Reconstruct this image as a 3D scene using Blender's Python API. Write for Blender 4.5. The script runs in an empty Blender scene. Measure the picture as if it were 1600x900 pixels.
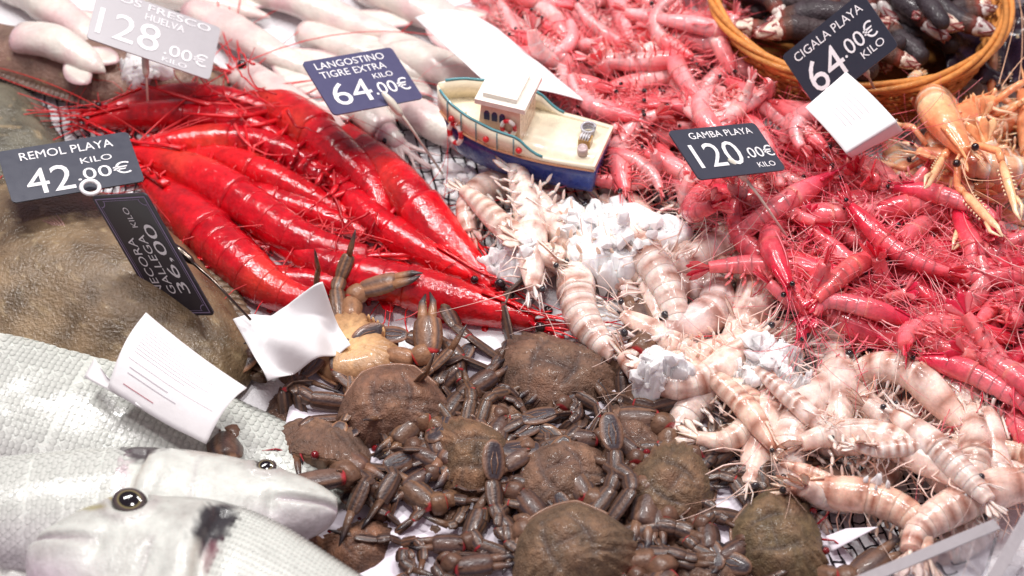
import bpy, math, random
import numpy as np
from mathutils import Matrix, Vector
rng = np.random.default_rng(11); random.seed(11)
R = math.radians
# ------------------------------------------------------------------ camera
FOC, DIST, PITCH = 70.0, 1.5, R(47)
CAM = np.array([0.0, -DIST*math.cos(PITCH), DIST*math.sin(PITCH)])
FW = np.array([0, math.cos(PITCH), -math.sin(PITCH)])
UPV = np.array([0, math.sin(PITCH), math.cos(PITCH)])
RT = np.array([1.0, 0, 0])
scn = bpy.context.scene
col0 = scn.collection
cd = bpy.data.cameras.new('camera'); cam = bpy.data.objects.new('camera', cd); col0.objects.link(cam)
cam.location = CAM; cam.rotation_euler = (R(90)-PITCH, 0, 0)
cd.lens = FOC; cd.sensor_width = 36; cd.clip_start = .02; cd.clip_end = 60
cd.dof.use_dof = True; cd.dof.focus_distance = 1.42; cd.dof.aperture_fstop = 5.6
scn.camera = cam
# ------------------------------------------------------------------ light: market lamps hung over the counter
w = bpy.data.worlds.new('World'); scn.world = w; w.use_nodes = True
bg = w.node_tree.nodes['Background']; bg.inputs[0].default_value = (1.0, .72, .88, 1); bg.inputs[1].default_value = .27
def lamp(loc, tgt, power, size, color, size_y=None):
    l = bpy.data.lights.new('market_lamp', 'AREA'); l.shape = 'RECTANGLE' if size_y else 'DISK'; l.size = size; l.size_y = size_y or size; l.energy = power; l.color = color
    o = bpy.data.objects.new('market_lamp', l); col0.objects.link(o); o.location = loc
    o.rotation_euler = (Vector(tgt)-Vector(loc)).to_track_quat('-Z', 'Y').to_euler()
lamp((-.45, .42, 1.35), (-.15, .05, 0), 13, .55, (1, .97, .945), .07)
lamp((.40, .48, 1.40), (.15, .10, 0), 13, .55, (1, .97, .945), .07)
lamp((-.1, -.28, 1.75), (0, 0, 0), 9, .22, (1, .955, .945))
scn.view_settings.view_transform = 'Standard'; scn.view_settings.look = 'None'
scn.view_settings.exposure = 0.05; scn.view_settings.gamma = 1
scn.render.engine = 'CYCLES'
scn.cycles.max_bounces = 8; scn.cycles.transparent_max_bounces = 8
# ------------------------------------------------------------------ pixel helpers (photograph 1600 x 900)
K = 36/FOC/1600
def ray(px, py): return FW + RT*(px-800)*K + UPV*(450-py)*K
def P(px, py, z=0.0):
    d = ray(px, py); return CAM + d*((z-CAM[2])/d[2])
def pxscale(p): return 1/(K*np.dot(np.asarray(p)-CAM, FW))      # px per metre at a point
def lin(r, g, b):
    f = lambda v: (v/255/12.92 if v/255 <= .04045 else ((v/255+.055)/1.055)**2.4)
    return np.array([f(r), f(g), f(b)])
def nrm(v):
    v = np.asarray(v, float); return v/(np.linalg.norm(v)+1e-12)
# ------------------------------------------------------------------ value noise
_tab = rng.random((64, 64, 64))
def vnoise(p, s):
    q = np.asarray(p, float)*s; i = np.floor(q).astype(int); f = q-i; f = f*f*(3-2*f); o = 0
    for dx in (0, 1):
        for dy in (0, 1):
            for dz in (0, 1):
                wgt = (f[..., 0] if dx else 1-f[..., 0])*(f[..., 1] if dy else 1-f[..., 1])*(f[..., 2] if dz else 1-f[..., 2])
                o = o+wgt*_tab[(i[..., 0]+dx) % 64, (i[..., 1]+dy) % 64, (i[..., 2]+dz) % 64]
    return o*2-1
def mix(a, b, t):
    t = np.asarray(t)[..., None]; return np.asarray(a)*(1-t)+np.asarray(b)*t
def smooth(a, b, x):
    t = np.clip((np.asarray(x)-a)/(b-a), 0, 1); return t*t*(3-2*t)
# ------------------------------------------------------------------ mesh builder
class MB:
    def __init__(s): s.V = []; s.F = []; s.C = []; s.n = 0
    def add(s, v, f, c):
        v = np.asarray(v, float).reshape(-1, 3); c = np.asarray(c, float)
        if c.ndim == 1: c = np.tile(c, (len(v), 1))
        s.V.append(v); s.C.append(c.reshape(-1, 3)); s.F += [tuple(i+s.n for i in q) for q in f]; s.n += len(v); return s
    def loft(s, rings, c, cap=True, closed=True):
        rings = np.asarray(rings, float); m, n = rings.shape[:2]; f = []
        for i in range(m-1):
            for j in range(n if closed else n-1):
                k = (j+1) % n; f.append((i*n+j, i*n+k, (i+1)*n+k, (i+1)*n+j))
        if cap and closed: f.append(tuple(range(n-1, -1, -1))); f.append(tuple((m-1)*n+j for j in range(n)))
        c = np.asarray(c, float)
        if c.ndim == 2 and c.shape[0] == m: c = np.repeat(c[:, None], n, 1)
        return s.add(rings, f, c)
    def tube(s, path, r, c, n=6, flat=1.0, ref=(0, 0, 1)):
        path = np.asarray(path, float); m = len(path); r = np.broadcast_to(np.asarray(r, float), (m,))
        T = np.gradient(path, axis=0); T /= np.linalg.norm(T, axis=1)[:, None]+1e-12
        a = np.cross(T, ref); bad = np.linalg.norm(a, axis=1) < 1e-3; a[bad] = np.cross(T[bad], (0.31, 1, 0)) if bad.any() else a[bad]
        a /= np.linalg.norm(a, axis=1)[:, None]+1e-12; b = np.cross(a, T)
        ph = np.arange(n)*2*np.pi/n
        rings = path[:, None]+r[:, None, None]*(a[:, None]*np.cos(ph)[None, :, None]+flat*b[:, None]*np.sin(ph)[None, :, None])
        return s.loft(rings, c)
    def ball(s, c, r, col, n=8, ax=None):
        r = np.broadcast_to(np.asarray(r, float), (3,)); th = np.linspace(.12, np.pi-.12, n); ph = np.arange(2*n)*np.pi/n
        p = np.stack([np.sin(th)[:, None]*np.cos(ph), np.sin(th)[:, None]*np.sin(ph), np.cos(th)[:, None]*np.ones_like(ph)], -1)*r
        if ax is not None: p = p@np.asarray(ax, float)
        return s.loft(p+np.asarray(c), col)
    def box(s, lo, hi, col, M=None):
        lo, hi = np.asarray(lo, float), np.asarray(hi, float)
        v = np.array([[(lo, hi)[i][0], (lo, hi)[j][1], (lo, hi)[k][2]] for i in (0, 1) for j in (0, 1) for k in (0, 1)])
        return s.add(v, [(0, 1, 3, 2), (4, 6, 7, 5), (0, 4, 5, 1), (2, 3, 7, 6), (0, 2, 6, 4), (1, 5, 7, 3)], col)
    def leaf(s, p0, d, side, nor, L, W, th, col, cedge=None, n=7, k=5, shape='leaf', bend=0):
        d, side, nor = nrm(d), nrm(side), nrm(nor); u = np.linspace(0, 1, n); v = np.linspace(-1, 1, k)
        wv = {'leaf': np.sin(np.pi*(u*.92+.06))**.7, 'fan': np.clip(.25+1.1*u, 0, 1)*(1-.9*smooth(.72, 1.05, u)), 'oval': np.sqrt(np.clip(1-(2*u*.97-.97)**2, .02, 1)),
              'spike': np.clip(1-u, .03, 1)**.8}[shape]
        e = np.maximum(np.abs(v)[None, :], np.abs(2*u-1)[:, None]**4)
        mid = np.asarray(p0)+d*(L*u)[:, None, None]+side*(W/2*wv[:, None]*v[None, :])[..., None]+nor*(bend*L*(u**2))[:, None, None]
        t = th*(1-e**2)*.5+th*.08
        ec = mix(np.tile(col, (n, k, 1)), cedge if cedge is not None else col, smooth(.45, .95, e))
        top = mid+nor*t[..., None]; bot = mid-nor*t[..., None]
        rings = np.concatenate([top, bot[:, ::-1]], 1); cc = np.concatenate([ec, ec[:, ::-1]], 1)
        return s.loft(rings, cc)
    def arr(s): return np.concatenate(s.V)
    def mesh(s, name, mat, flat=False, recenter=None):
        me = bpy.data.meshes.new(name); v = np.concatenate(s.V)
        me.from_pydata(v.tolist(), [], s.F)
        if not flat: me.polygons.foreach_set('use_smooth', [True]*len(me.polygons))
        at = me.color_attributes.new('col', 'FLOAT_COLOR', 'POINT')
        at.data.foreach_set('color', np.concatenate([np.concatenate(s.C), np.ones((s.n, 1))], 1).ravel())
        me.materials.append(M[mat] if isinstance(mat, str) else mat); me.update(); return me
    def build(s, name, mat, parent=None, flat=False, tint=None, **kw):
        return link(name, s.mesh(name, mat, flat), parent, tint, **kw)
def link(name, me, parent=None, tint=None, label=None, cat=None, group=None, kind=None):
    o = bpy.data.objects.new(name, me); col0.objects.link(o); o.parent = parent
    if tint is not None: o.color = (*tint, 1)
    return tag(o, label, cat, group, kind)
def tag(o, label=None, cat=None, group=None, kind=None):
    for k_, v_ in (('label', label), ('category', cat), ('group', group), ('kind', kind)):
        if v_: o[k_] = v_
    return o
def thing(name, label, cat, mat4=None, group=None):
    o = bpy.data.objects.new(name, None); col0.objects.link(o); o.empty_display_size = .01
    if mat4 is not None: o.matrix_world = mat4
    return tag(o, label, cat, group)
def m4(x, y, z, loc):
    m = Matrix.Identity(4)
    for i, a in enumerate((x, y, z, loc)):
        for j in range(3): m[j][i] = float(a[j])
    return m
def spline(pts, n):
    p = np.asarray(pts, float); m = len(p)
    q = np.vstack([2*p[0]-p[1], p, 2*p[-1]-p[-2]]); out = []
    for t in np.linspace(0, m-1-1e-9, n*3):
        i = int(t); f = t-i; a, b, c, d = q[i:i+4]
        out.append(.5*((2*b)+(-a+c)*f+(2*a-5*b+4*c-d)*f*f+(-a+3*b-3*c+d)*f**3))
    out = np.array(out); l = np.r_[0, np.cumsum(np.linalg.norm(np.diff(out, axis=0), axis=1))]
    g = np.linspace(0, l[-1], n); return np.stack([np.interp(g, l, out[:, k_]) for k_ in range(out.shape[1])], -1)
# ------------------------------------------------------------------ materials
M = {}
def mat(name, rough=.4, spec=.5, coat=0, sss=0, bump=0, bscale=400, nscale=120, namt=.2, sheen=0, trans=0, ior=1.45, coords='Object', fine=0, metal=0, ssr=(.004, .0015, .001), rvar=0, alpha=1, bump2=0, b2scale=60, coatn=False):
    m = bpy.data.materials.new(name); m.use_nodes = True; nt = m.node_tree; N = nt.nodes; Lk = nt.links
    b = N['Principled BSDF']; at = N.new('ShaderNodeAttribute'); at.attribute_name = 'col'
    oi = N.new('ShaderNodeObjectInfo'); tc = N.new('ShaderNodeTexCoord')
    mx = N.new('ShaderNodeMix'); mx.data_type = 'RGBA'; mx.blend_type = 'MULTIPLY'; mx.inputs[0].default_value = 1
    Lk.new(at.outputs['Color'], mx.inputs[6]); Lk.new(oi.outputs['Color'], mx.inputs[7])
    src = mx.outputs[2]
    if namt:
        n1 = N.new('ShaderNodeTexNoise'); n1.inputs['Scale'].default_value = nscale; n1.inputs['Detail'].default_value = 6; n1.inputs['Roughness'].default_value = .62
        Lk.new(tc.outputs[coords], n1.inputs['Vector'])
        mr = N.new('ShaderNodeMapRange'); mr.inputs[1].default_value = .25; mr.inputs[2].default_value = .75
        mr.inputs[3].default_value = 1-namt; mr.inputs[4].default_value = 1+namt; Lk.new(n1.outputs[0], mr.inputs[0])
        m2 = N.new('ShaderNodeMix'); m2.data_type = 'RGBA'; m2.blend_type = 'MULTIPLY'; m2.inputs[0].default_value = 1
        Lk.new(src, m2.inputs[6]); Lk.new(mr.outputs[0], m2.inputs[7]); src = m2.outputs[2]
        if rvar:
            r2 = N.new('ShaderNodeMapRange'); r2.inputs[1].default_value = .3; r2.inputs[2].default_value = .7
            r2.inputs[3].default_value = max(.03, rough-rvar); r2.inputs[4].default_value = rough+rvar; Lk.new(n1.outputs[0], r2.inputs[0]); Lk.new(r2.outputs[0], b.inputs['Roughness'])
    Lk.new(src, b.inputs['Base Color'])
    if not rvar: b.inputs['Roughness'].default_value = rough
    b.inputs['Specular IOR Level'].default_value = spec; b.inputs['IOR'].default_value = ior; b.inputs['Metallic'].default_value = metal
    b.inputs['Coat Weight'].default_value = coat; b.inputs['Coat Roughness'].default_value = .08
    b.inputs['Subsurface Weight'].default_value = sss; b.inputs['Subsurface Radius'].default_value = ssr; b.inputs['Subsurface Scale'].default_value = 1
    b.inputs['Sheen Weight'].default_value = sheen; b.inputs['Transmission Weight'].default_value = trans; b.inputs['Alpha'].default_value = alpha
    prev = None
    for st, sc in ((bump, bscale), (bump2, b2scale)):
        if st:
            n3 = N.new('ShaderNodeTexNoise'); n3.inputs['Scale'].default_value = sc; n3.inputs['Detail'].default_value = 4
            Lk.new(tc.outputs[coords], n3.inputs['Vector'])
            bp = N.new('ShaderNodeBump'); bp.inputs['Strength'].default_value = min(1, st); bp.inputs['Distance'].default_value = .0012*max(1, st)
            Lk.new(n3.outputs[0], bp.inputs['Height'])
            if prev: Lk.new(prev, bp.inputs['Normal'])
            prev = bp.outputs[0]
    if prev: Lk.new(prev, b.inputs['Normal'])
    if prev and coatn: Lk.new(prev, b.inputs['Coat Normal'])
    M[name] = m; return m
mat('shell_red', .18, .6, .55, .12, .9, 95, 110, .42, rvar=.08, bump2=.45, b2scale=330, coatn=True)
mat('shell_tiger', .26, .5, .4, .4, .7, 150, 200, .22, rvar=.1, coatn=True, ssr=(.006, .003, .002))
mat('shell_pink', .24, .5, .45, .45, .7, 150, 130, .32, rvar=.1, coatn=True, ssr=(.006, .002, .0015))
mat('feeler', .35, .5, .2, 0, 0, 1, 100, .15)
mat('eyeball', .08, .6, .6, 0, 0, 1, 100, .1)
mat('crab_velvet', .46, .5, .12, 0, 1.0, 800, 210, .42, sheen=.05, rvar=.26, bump2=1.0, b2scale=190)
mat('crab_leg', .36, .5, .2, 0, .5, 500, 220, .3, rvar=.12)
mat('fish_skin', .33, .5, .12, .15, .5, 260, 90, .14, rvar=.1, bump2=.4, b2scale=60, ssr=(.004, .003, .003))
mat('fish_scale', .24, .6, .4, 0, .2, 500, 200, .1, rvar=.08)
mat('flat_skin', .36, .5, .25, 0, 1.0, 420, 45, .5, rvar=.18, bump2=1.0, b2scale=130, coatn=True)
mat('squid_skin', .26, .5, .3, .35, .7, 90, 60, .16, rvar=.1, bump2=.4, b2scale=300, coatn=True, ssr=(.006, .004, .004))
mat('paper', .75, .25, 0, .0, .35, 90, 40, .03)
mat('print', .8, .1, 0, 0, 0, 1, 100, .1)
mat('slate', .32, .5, .15, 0, .05, 900, 120, .05, rvar=.05)
mat('white_plastic', .3, .5, .1, 0, 0, 1, 100, .05)
mat('steel', .25, .5, 0, 0, 0, 1, 100, .1, metal=1)
mat('paint', .28, .5, .35, 0, .25, 120, 150, .08, rvar=.06)
mat('thread', .75, .3, 0, 0, .6, 1500, 300, .3)
mat('ice', .22, .5, .3, .5, .5, 220, 90, .03, trans=.0, ior=1.31, ssr=(.006, .006, .007))
mat('bed', .45, .4, .1, .0, .9, 150, 60, .05, bump2=1, b2scale=420)
mat('wicker', .5, .4, .1, 0, .6, 500, 200, .3)
mat('barnacle', .5, .4, .12, 0, .9, 420, 260, .35, rvar=.12)
mat('plate', .3, .5, .2, 0, .3, 500, 300, .3)
mat('tile', .15, .5, .3, 0, .1, 40, 20, .03)
mat('film', .22, .6, .3, 0, .5, 60, 60, .2)
mat('acrylic', .06, .5, 0, 0, 0, 1, 100, 0, trans=1, ior=1.49)
mat('acrylic_edge', .45, .5, 0, 0, .3, 300, 100, .05, trans=.45, ior=1.49)
# ------------------------------------------------------------------ height grid used to lay things on each other
GX0, GY0, GC, GW, GH = -.75, -.55, .003, 500, 420
H = np.zeros((GW, GH))
def cells(v):
    i = np.clip(((v[:, 0]-GX0)/GC).astype(int), 0, GW-1); j = np.clip(((v[:, 1]-GY0)/GC).astype(int), 0, GH-1); return i*GH+j
def hz(x, y, r=0):
    return H[np.clip(int((x-GX0)/GC), 0, GW-1), np.clip(int((y-GY0)/GC), 0, GH-1)]
def rest(v, pct=80, upd=True, zfix=None):
    """lift for a vertex cloud so that it lies on what is already there"""
    c = cells(v); u, inv = np.unique(c, return_inverse=True); lo = np.full(len(u), 9.); hi = np.full(len(u), -9.)
    np.minimum.at(lo, inv, v[:, 2]); np.maximum.at(hi, inv, v[:, 2])
    h = H.ravel()[u]; lift = np.percentile(h-lo, pct) if zfix is None else zfix
    if upd: H.ravel()[u] = np.maximum(h, hi+lift)
    return lift
# ================================================================== prawns
class Spine:
    def __init__(s, pts, D, n=48):
        s.p = spline(pts, n); s.n = n; s.L = np.linalg.norm(np.diff(s.p, axis=0), axis=1).sum()
        T = np.gradient(s.p, axis=0); s.T = T/np.linalg.norm(T, axis=1)[:, None]
        D = np.asarray(D, float); D = np.tile(D, (n, 1)) if D.ndim == 1 else D
        if len(D) != n: D = np.stack([np.interp(np.linspace(0, 1, n), np.linspace(0, 1, len(D)), D[:, k]) for k in range(3)], -1)
        D = D-s.T*(D*s.T).sum(1)[:, None]; s.D = D/np.linalg.norm(D, axis=1)[:, None]; s.S = np.cross(s.T, s.D)
    def at(s, t):
        x = t*(s.n-1); i = int(np.clip(x, 0, s.n-2)); f = np.clip(x-i, 0, 1)
        p = s.p[i]*(1-f)+s.p[i+1]*f
        if t < 0: p = s.p[0]+s.T[0]*t*s.L
        if t > 1: p = s.p[-1]+s.T[-1]*(t-1)*s.L
        g = lambda a: nrm(a[i]*(1-f)+a[i+1]*f); return p, g(s.T), g(s.D), g(s.S)
PH = np.arange(18)*2*np.pi/18
def ring(sp, t, hd, hv, w_, pinch=0):
    p, T, D, S = sp.at(t); c, s_ = np.cos(PH), np.sin(PH)
    a = np.where(c > 0, hd*c, hv*c); b = w_*np.sign(s_)*np.abs(s_)**.85*(1-pinch*np.clip(-c, 0, 1)**2)
    return p+D*a[:, None]+S*b[:, None]
ST = {
 'carabinero': dict(cara=.42, H=.084, W=.070, ros=.24, teeth=3, ant=1.35, antr=.0021, legr=.008, shell='shell_red',
    c1=lin(196, 8, 30), c2=lin(218, 20, 28), cl=lin(214, 26, 36), eye=lin(30, 8, 12), band=None, edge=lin(206, 26, 38), segs=True),
 'tiger': dict(cara=.41, H=.102, W=.086, ros=.14, teeth=4, ant=.7, antr=.0016, legr=.004, shell='shell_tiger',
    c1=lin(249, 234, 224), c2=lin(249, 224, 212), cl=lin(249, 224, 212), eye=lin(50, 48, 52), band=lin(150, 86, 60), edge=lin(244, 206, 190), segs=True),
 'pink': dict(cara=.38, H=.098, W=.080, ros=.15, teeth=2, ant=.9, antr=.0022, legr=.0055, shell='shell_pink',
    c1=lin(250, 186, 186), c2=lin(236, 104, 112), cl=lin(236, 110, 116), eye=lin(24, 14, 18), band=None, edge=lin(244, 176, 168), segs=False),
 'rose': dict(cara=.40, H=.090, W=.074, ros=.2, teeth=3, ant=1.1, antr=.0022, legr=.0055, shell='shell_pink',
    c1=lin(242, 130, 136), c2=lin(218, 42, 76), cl=lin(240, 128, 140), eye=lin(20, 12, 16), band=None, edge=lin(240, 140, 130), segs=False),
 'cigala': dict(cara=.40, H=.095, W=.085, ros=.12, teeth=3, ant=.8, antr=.002, legr=.009, shell='shell_pink',
    c1=lin(250, 204, 164), c2=lin(246, 172, 128), cl=lin(250, 212, 184), eye=lin(30, 14, 18), band=None, edge=lin(250, 226, 196), segs=True),
}
def prawn(style, pts, D, seed=0, antdir=None, legs=True, spread=1.0, fat=1.0, plane=None):
    """returns parts [(name, mesh, parent index or None)] and the body's vertices; pts run from the head to the tail"""
    q = ST[style]; rg = np.random.default_rng(seed); sp = Spine(pts, D); L = sp.L; Hh, Ww = q['H']*L*fat, q['W']*L*fat
    tc = q['cara']; parts = []; body = []
    def put(name, mb, m_, par=None):
        parts.append((name, mb.mesh(name, m_), par)); return len(parts)-1
    nz = lambda p, s, a: 1+a*vnoise(p+seed*.37, s)[..., None]
    # head shell
    mb = MB(); us = np.array([0, .02, .08, .18, .32, .48, .64, .8, .92, .97, 1.0]); rg_, cc = [], []
    for u in us:
        k = .30+.70*math.sin(min(1, u*1.12)*math.pi/2)**.8
        e = 1.0 if u < .93 else 1.03
        rg_.append(ring(sp, u*tc, Hh*k*e*(.92+.1*u), Hh*(.42+.55*min(1, u*1.5))*.95*(1-.25*u*u), Ww*(.34+.7*min(1, u*1.4)**.8)*(1.0 if u < .9 else 1.03), .3))
    rg_ = np.array(rg_); dors = np.cos(PH)
    c_ = mix(mix(q['c2'], q['c1'], np.tile((us**1.5*.6)[:, None], (1, 18))), q['edge'], np.tile(np.where(us > .95, .6, 0)[:, None], (1, 18)))
    c_ = mix(c_, q['edge'], .35*np.clip(-dors, 0, 1)[None, :]*np.ones((len(us), 1)))
    if q['band'] is not None:
        b = smooth(.15, .5, np.sin(us*15+.6)[:, None]*(.5+.5*dors)[None]+.5*vnoise(rg_, 3.2/L*10)-.05); c_ = mix(c_, q['band'], .75*b)
    c_ = c_*nz(rg_, 14/L, .18)
    if style == 'carabinero': c_ = mix(c_, lin(150, 2, 16), np.clip(.15+.7*vnoise(rg_+seed, 9/L), 0, .6)); c_ = mix(c_, lin(232, 88, 60), np.clip(-.25+.8*vnoise(rg_-seed, 6/L), 0, .5))
    if style == 'cigala': c_ = mix(c_, lin(232, 112, 74), np.clip(.15+.8*vnoise(rg_+seed, 8/L), 0, .7)); c_ = mix(c_, lin(252, 236, 220), np.clip(-.1+.8*vnoise(rg_-seed, 11/L), 0, .6))
    mb.loft(rg_, c_); body.append(mb.arr()); hd = put('head', mb, q['shell'])
    # rostrum: toothed blade
    mb = MB(); n = 9; path = []; r = []
    for i in range(n):
        u = i/(n-1); t = tc*.42-(tc*.42+q['ros'])*u; p, T, Dd, S = sp.at(t)
        k = .30+.70*math.sin(min(1, max(0, t/tc)*1.12)*math.pi/2)**.8
        path.append(p+Dd*(Hh*k*1.0+Hh*.28*u*u+Hh*.05)); r.append(Hh*(.16*(1-u)**.7+.02))
    S0 = sp.S[0]; D0 = sp.D[0]; T0 = sp.T[0]
    mb.tube(path, r, q['c2'], 6, .45, ref=D0)
    for k in range(q['teeth']):
        i = 1+int(k*(n-4)/max(1, q['teeth'])); p0 = np.array(path[i])+D0*r[i]*.6; mb.tube([p0+T0*Hh*.12, p0+D0*Hh*.12-T0*Hh*.05, p0+D0*Hh*.2-T0*Hh*.25], [Hh*.06, Hh*.04, Hh*.005], q['c2'], 4)
    put('rostrum', mb, q['shell'], hd)
    # eyes
    for s_ in (-1, 1):
        mb = MB(); p, T, Dd, S = sp.at(.012); b0 = p+Dd*Hh*.12+S*s_*Ww*.25; tip = b0-T*Hh*.38+S*s_*Ww*.42+Dd*Hh*.12
        er = Hh*(.21 if style != 'tiger' else .19)
        mb.tube([b0, (b0+tip)/2, tip], [Hh*.1, Hh*.09, Hh*.12], q['c1'], 6); mb.ball(tip-T*er*.5, er, q['eye'], 6)
        put('eye', mb, 'eyeball', hd)
    # antennal scales and short feelers
    mb = MB()
    for s_ in (-1, 1):
        p, T, Dd, S = sp.at(0.0); b0 = p-Dd*Hh*.1+S*s_*Ww*.3
        mb.leaf(b0, -T+S*s_*.16+Dd*.03, S, Dd, L*.11, L*.03, Hh*.1, q['c1'], q['c2'])
        for k in range(3):
            d = nrm(-T+S*s_*rg.uniform(0, .5)+Dd*rg.uniform(-.6, .3)); e = b0+d*L*rg.uniform(.08, .22)
            mb.tube([b0, (b0+e)/2+Dd*Hh*.15, e], [L*.006, L*.004, L*.0012], q['cl'], 4)
    put('antennal_scales', mb, q['shell'], hd)
    # long antennae
    nrm_pl = nrm(plane) if plane is not None else np.array([0, 0, 1.])
    single = MB()
    for s_ in ((-1, 1, -.5, .5) if style in ('carabinero', 'rose') else (-1, 1)):
        p, T, Dd, S = sp.at(0.0); b0 = p-Dd*Hh*.05+S*s_*Ww*.35
        base = -T if antdir is None else nrm(antdir)
        a = rg.uniform(-.9, .9)*(1 if antdir is None else .5); sw = rg.uniform(-1.5, 1.5)
        pa = [b0]; X = nrm(base-nrm_pl*np.dot(base, nrm_pl)+1e-6); Y = np.cross(nrm_pl, X); nst = 16; Lk_ = L*q['ant']*rg.uniform(.6, 1.25); up = rg.uniform(.05, .3)
        for i in range(nst):
            an = a+sw*(i/nst)**1.2; pa.append(pa[-1]+(X*math.cos(an)+Y*math.sin(an)+nrm_pl*(up*(1-2.1*i/nst)))*Lk_/nst)
        mb = MB() if q['segs'] else single
        mb.tube(pa, np.linspace(L*q['antr']*1.5, L*q['antr']*.5, len(pa)), q['cl'], 4)
        if q['segs']: put('antenna', mb, 'feeler', hd)
    if not q['segs']: put('antennae', single, 'feeler', hd)
    # abdomen segments
    ends = tc+np.array([0, .085, .18, .28, .37, .445, .56])*(.98-tc)/.64; tap = [1, 1.0, .97, .9, .8, .68, .5]
    allseg = MB()
    for i in range(6):
        mb = MB() if q['segs'] else allseg; t0, t1 = ends[i]-.008, ends[i+1]; rr, tt = [], []
        for u in (0, .06, .3, .6, .86, .97, 1.0):
            k = tap[i]*(1-u)+tap[i+1]*u; e = [.985, .99, 1.0, 1.006, 1.012, 1.01, .99][(0, .06, .3, .6, .86, .97, 1.0).index(u)]
            t = t0+(t1-t0)*u; tt.append(u)
            g = ring(sp, t, Hh*.93*k*e, Hh*.74*k*e*(1.0-.12*abs(u-.5)), Ww*k*e, .45); rr.append(g)
        rr = np.array(rr); tt = np.array(tt)
        c_ = np.tile(q['c1'], (7, 18, 1))*1.0
        c_ = mix(c_, q['c2'], .45*np.clip(dors, 0, 1)[None]*np.ones((7, 1)) if style in ('pink', 'rose') else .3*np.ones((7, 18)))
        if q['band'] is not None:
            b = np.tile(np.exp(-((tt-.66)/.26)**2)[:, None], (1, 18))*(.35+.65*np.clip(dors+.55, 0, 1))[None]; c_ = mix(c_, q['band'], np.clip(b*(.75+.55*vnoise(rr+seed, 9/L))+.03, 0, .9))
        c_ = mix(c_, q['edge'], np.tile((tt > .95)[:, None]*(.5 if q['segs'] else .2), (1, 18)))
        c_ = mix(c_, q['edge'], .5*np.clip(-dors-.35, 0, 1)[None]*np.ones((7, 1)))
        c_ = c_*nz(rr, 16/L, .16)
        if style == 'carabinero': c_ = mix(c_, lin(140, 0, 16), np.clip(.15+.6*vnoise(rr+seed, 10/L), 0, .6)); c_ = mix(c_, lin(230, 84, 60), np.clip(-.3+.8*vnoise(rr-seed, 6/L), 0, .45))
        if style == 'cigala': c_ = mix(c_, lin(230, 116, 76), np.clip(.1+.7*vnoise(rr+seed, 8/L), 0, .6)); c_ = mix(c_, lin(252, 240, 226), np.tile((tt > .8)[:, None]*.75, (1, 18)))
        mb.loft(rr, c_); body.append(rr.reshape(-1, 3))
        if q['segs']: put('abdomen_segment', mb, q['shell'])
    if not q['segs']: put('abdomen', allseg, q['shell'])
    # tail fan
    te = ends[6]-.01; p, T, Dd, S = sp.at(te); tf = MB()
    dark = q['c2'] if q['band'] is None else lin(128, 74, 60)
    mb = tf if not q['segs'] else MB()
    mb.leaf(p+Dd*Hh*.12, T+Dd*.05, S, Dd, L*.14, L*.03, Hh*.16, q['c1'], q['c2'], shape='spike')
    if q['segs']: put('tail_spine', mb, q['shell'])
    for s_ in (-1, 1):
        for k in range(2):
            mb = tf if not q['segs'] else MB(); an = (.22+.36*k)*spread*rg.uniform(.7, 1.3)
            d = T*math.cos(an)+S*s_*math.sin(an)-Dd*.05*k
            mb.leaf(p-Dd*Hh*.06*k+S*s_*Ww*.1, d, np.cross(Dd, d), Dd, L*(.155-.005*k), L*.055, Hh*.07, q['c1'] if k else q['c2'], dark, shape='fan', n=8)
            if q['segs']: put('tail_blade', mb, q['shell'])
    if not q['segs']: put('tail_fan', tf, q['shell'])
    # swimming legs
    if legs:
        sl = MB()
        for i in range(5):
            for s_ in (-1, 1):
                mb = MB() if q['segs'] else sl; p, T, Dd, S = sp.at((ends[i]+ends[i+1])/2)
                b0 = p-Dd*Hh*.62*tap[i]+S*s_*Ww*.5; d = nrm(-Dd*1.0+T*rg.uniform(-.5, .35)+S*s_*rg.uniform(-.1, .35))
                mb.tube([b0+Dd*Hh*.15, b0+d*L*.022, b0+d*L*.04], [L*.011, L*.009, L*.006], q['c1'], 5)
                mb.leaf(b0+d*L*.033, d+T*.5, np.cross(d, S), S, L*.065, L*.024, Hh*.06, q['cl'], q['edge'], n=5, k=3)
                if q['segs']: put('swimming_leg', mb, q['shell'])
        if not q['segs']: put('swimming_legs', sl, q['shell'])
        wl = MB()
        for i in range(5):
            for s_ in (-1, 1):
                mb = MB() if q['segs'] else wl; p, T, Dd, S = sp.at(tc*(.2+.16*i)); b0 = p-Dd*Hh*.7+S*s_*Ww*.4
                f = rg.uniform(.1, .9)-i*.2; d1 = nrm(-Dd*.9-T*f+S*s_*rg.uniform(.0, .5)); d2 = nrm(-Dd*rg.uniform(.1, .8)-T*rg.uniform(.2, 1.0)*(1 if i < 3 else -.5)+S*s_*rg.uniform(-.2, .3))
                lf = 1.5 if style == 'carabinero' else .62; l1, l2 = L*rg.uniform(.07, .12)*lf, L*rg.uniform(.12, .2)*lf; k1 = b0+d1*l1; k2 = k1+d2*l2
                mb.tube([b0+Dd*Hh*.2, b0+d1*l1*.5, k1, k1+d2*l2*.5, k2], L*q['legr']*np.array([1.4, 1.2, 1, .8, .25]), q['cl'], 5)
                if q['segs']: put('walking_leg', mb, 'feeler')
        if not q['segs']: put('walking_legs', wl, 'feeler')
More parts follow.
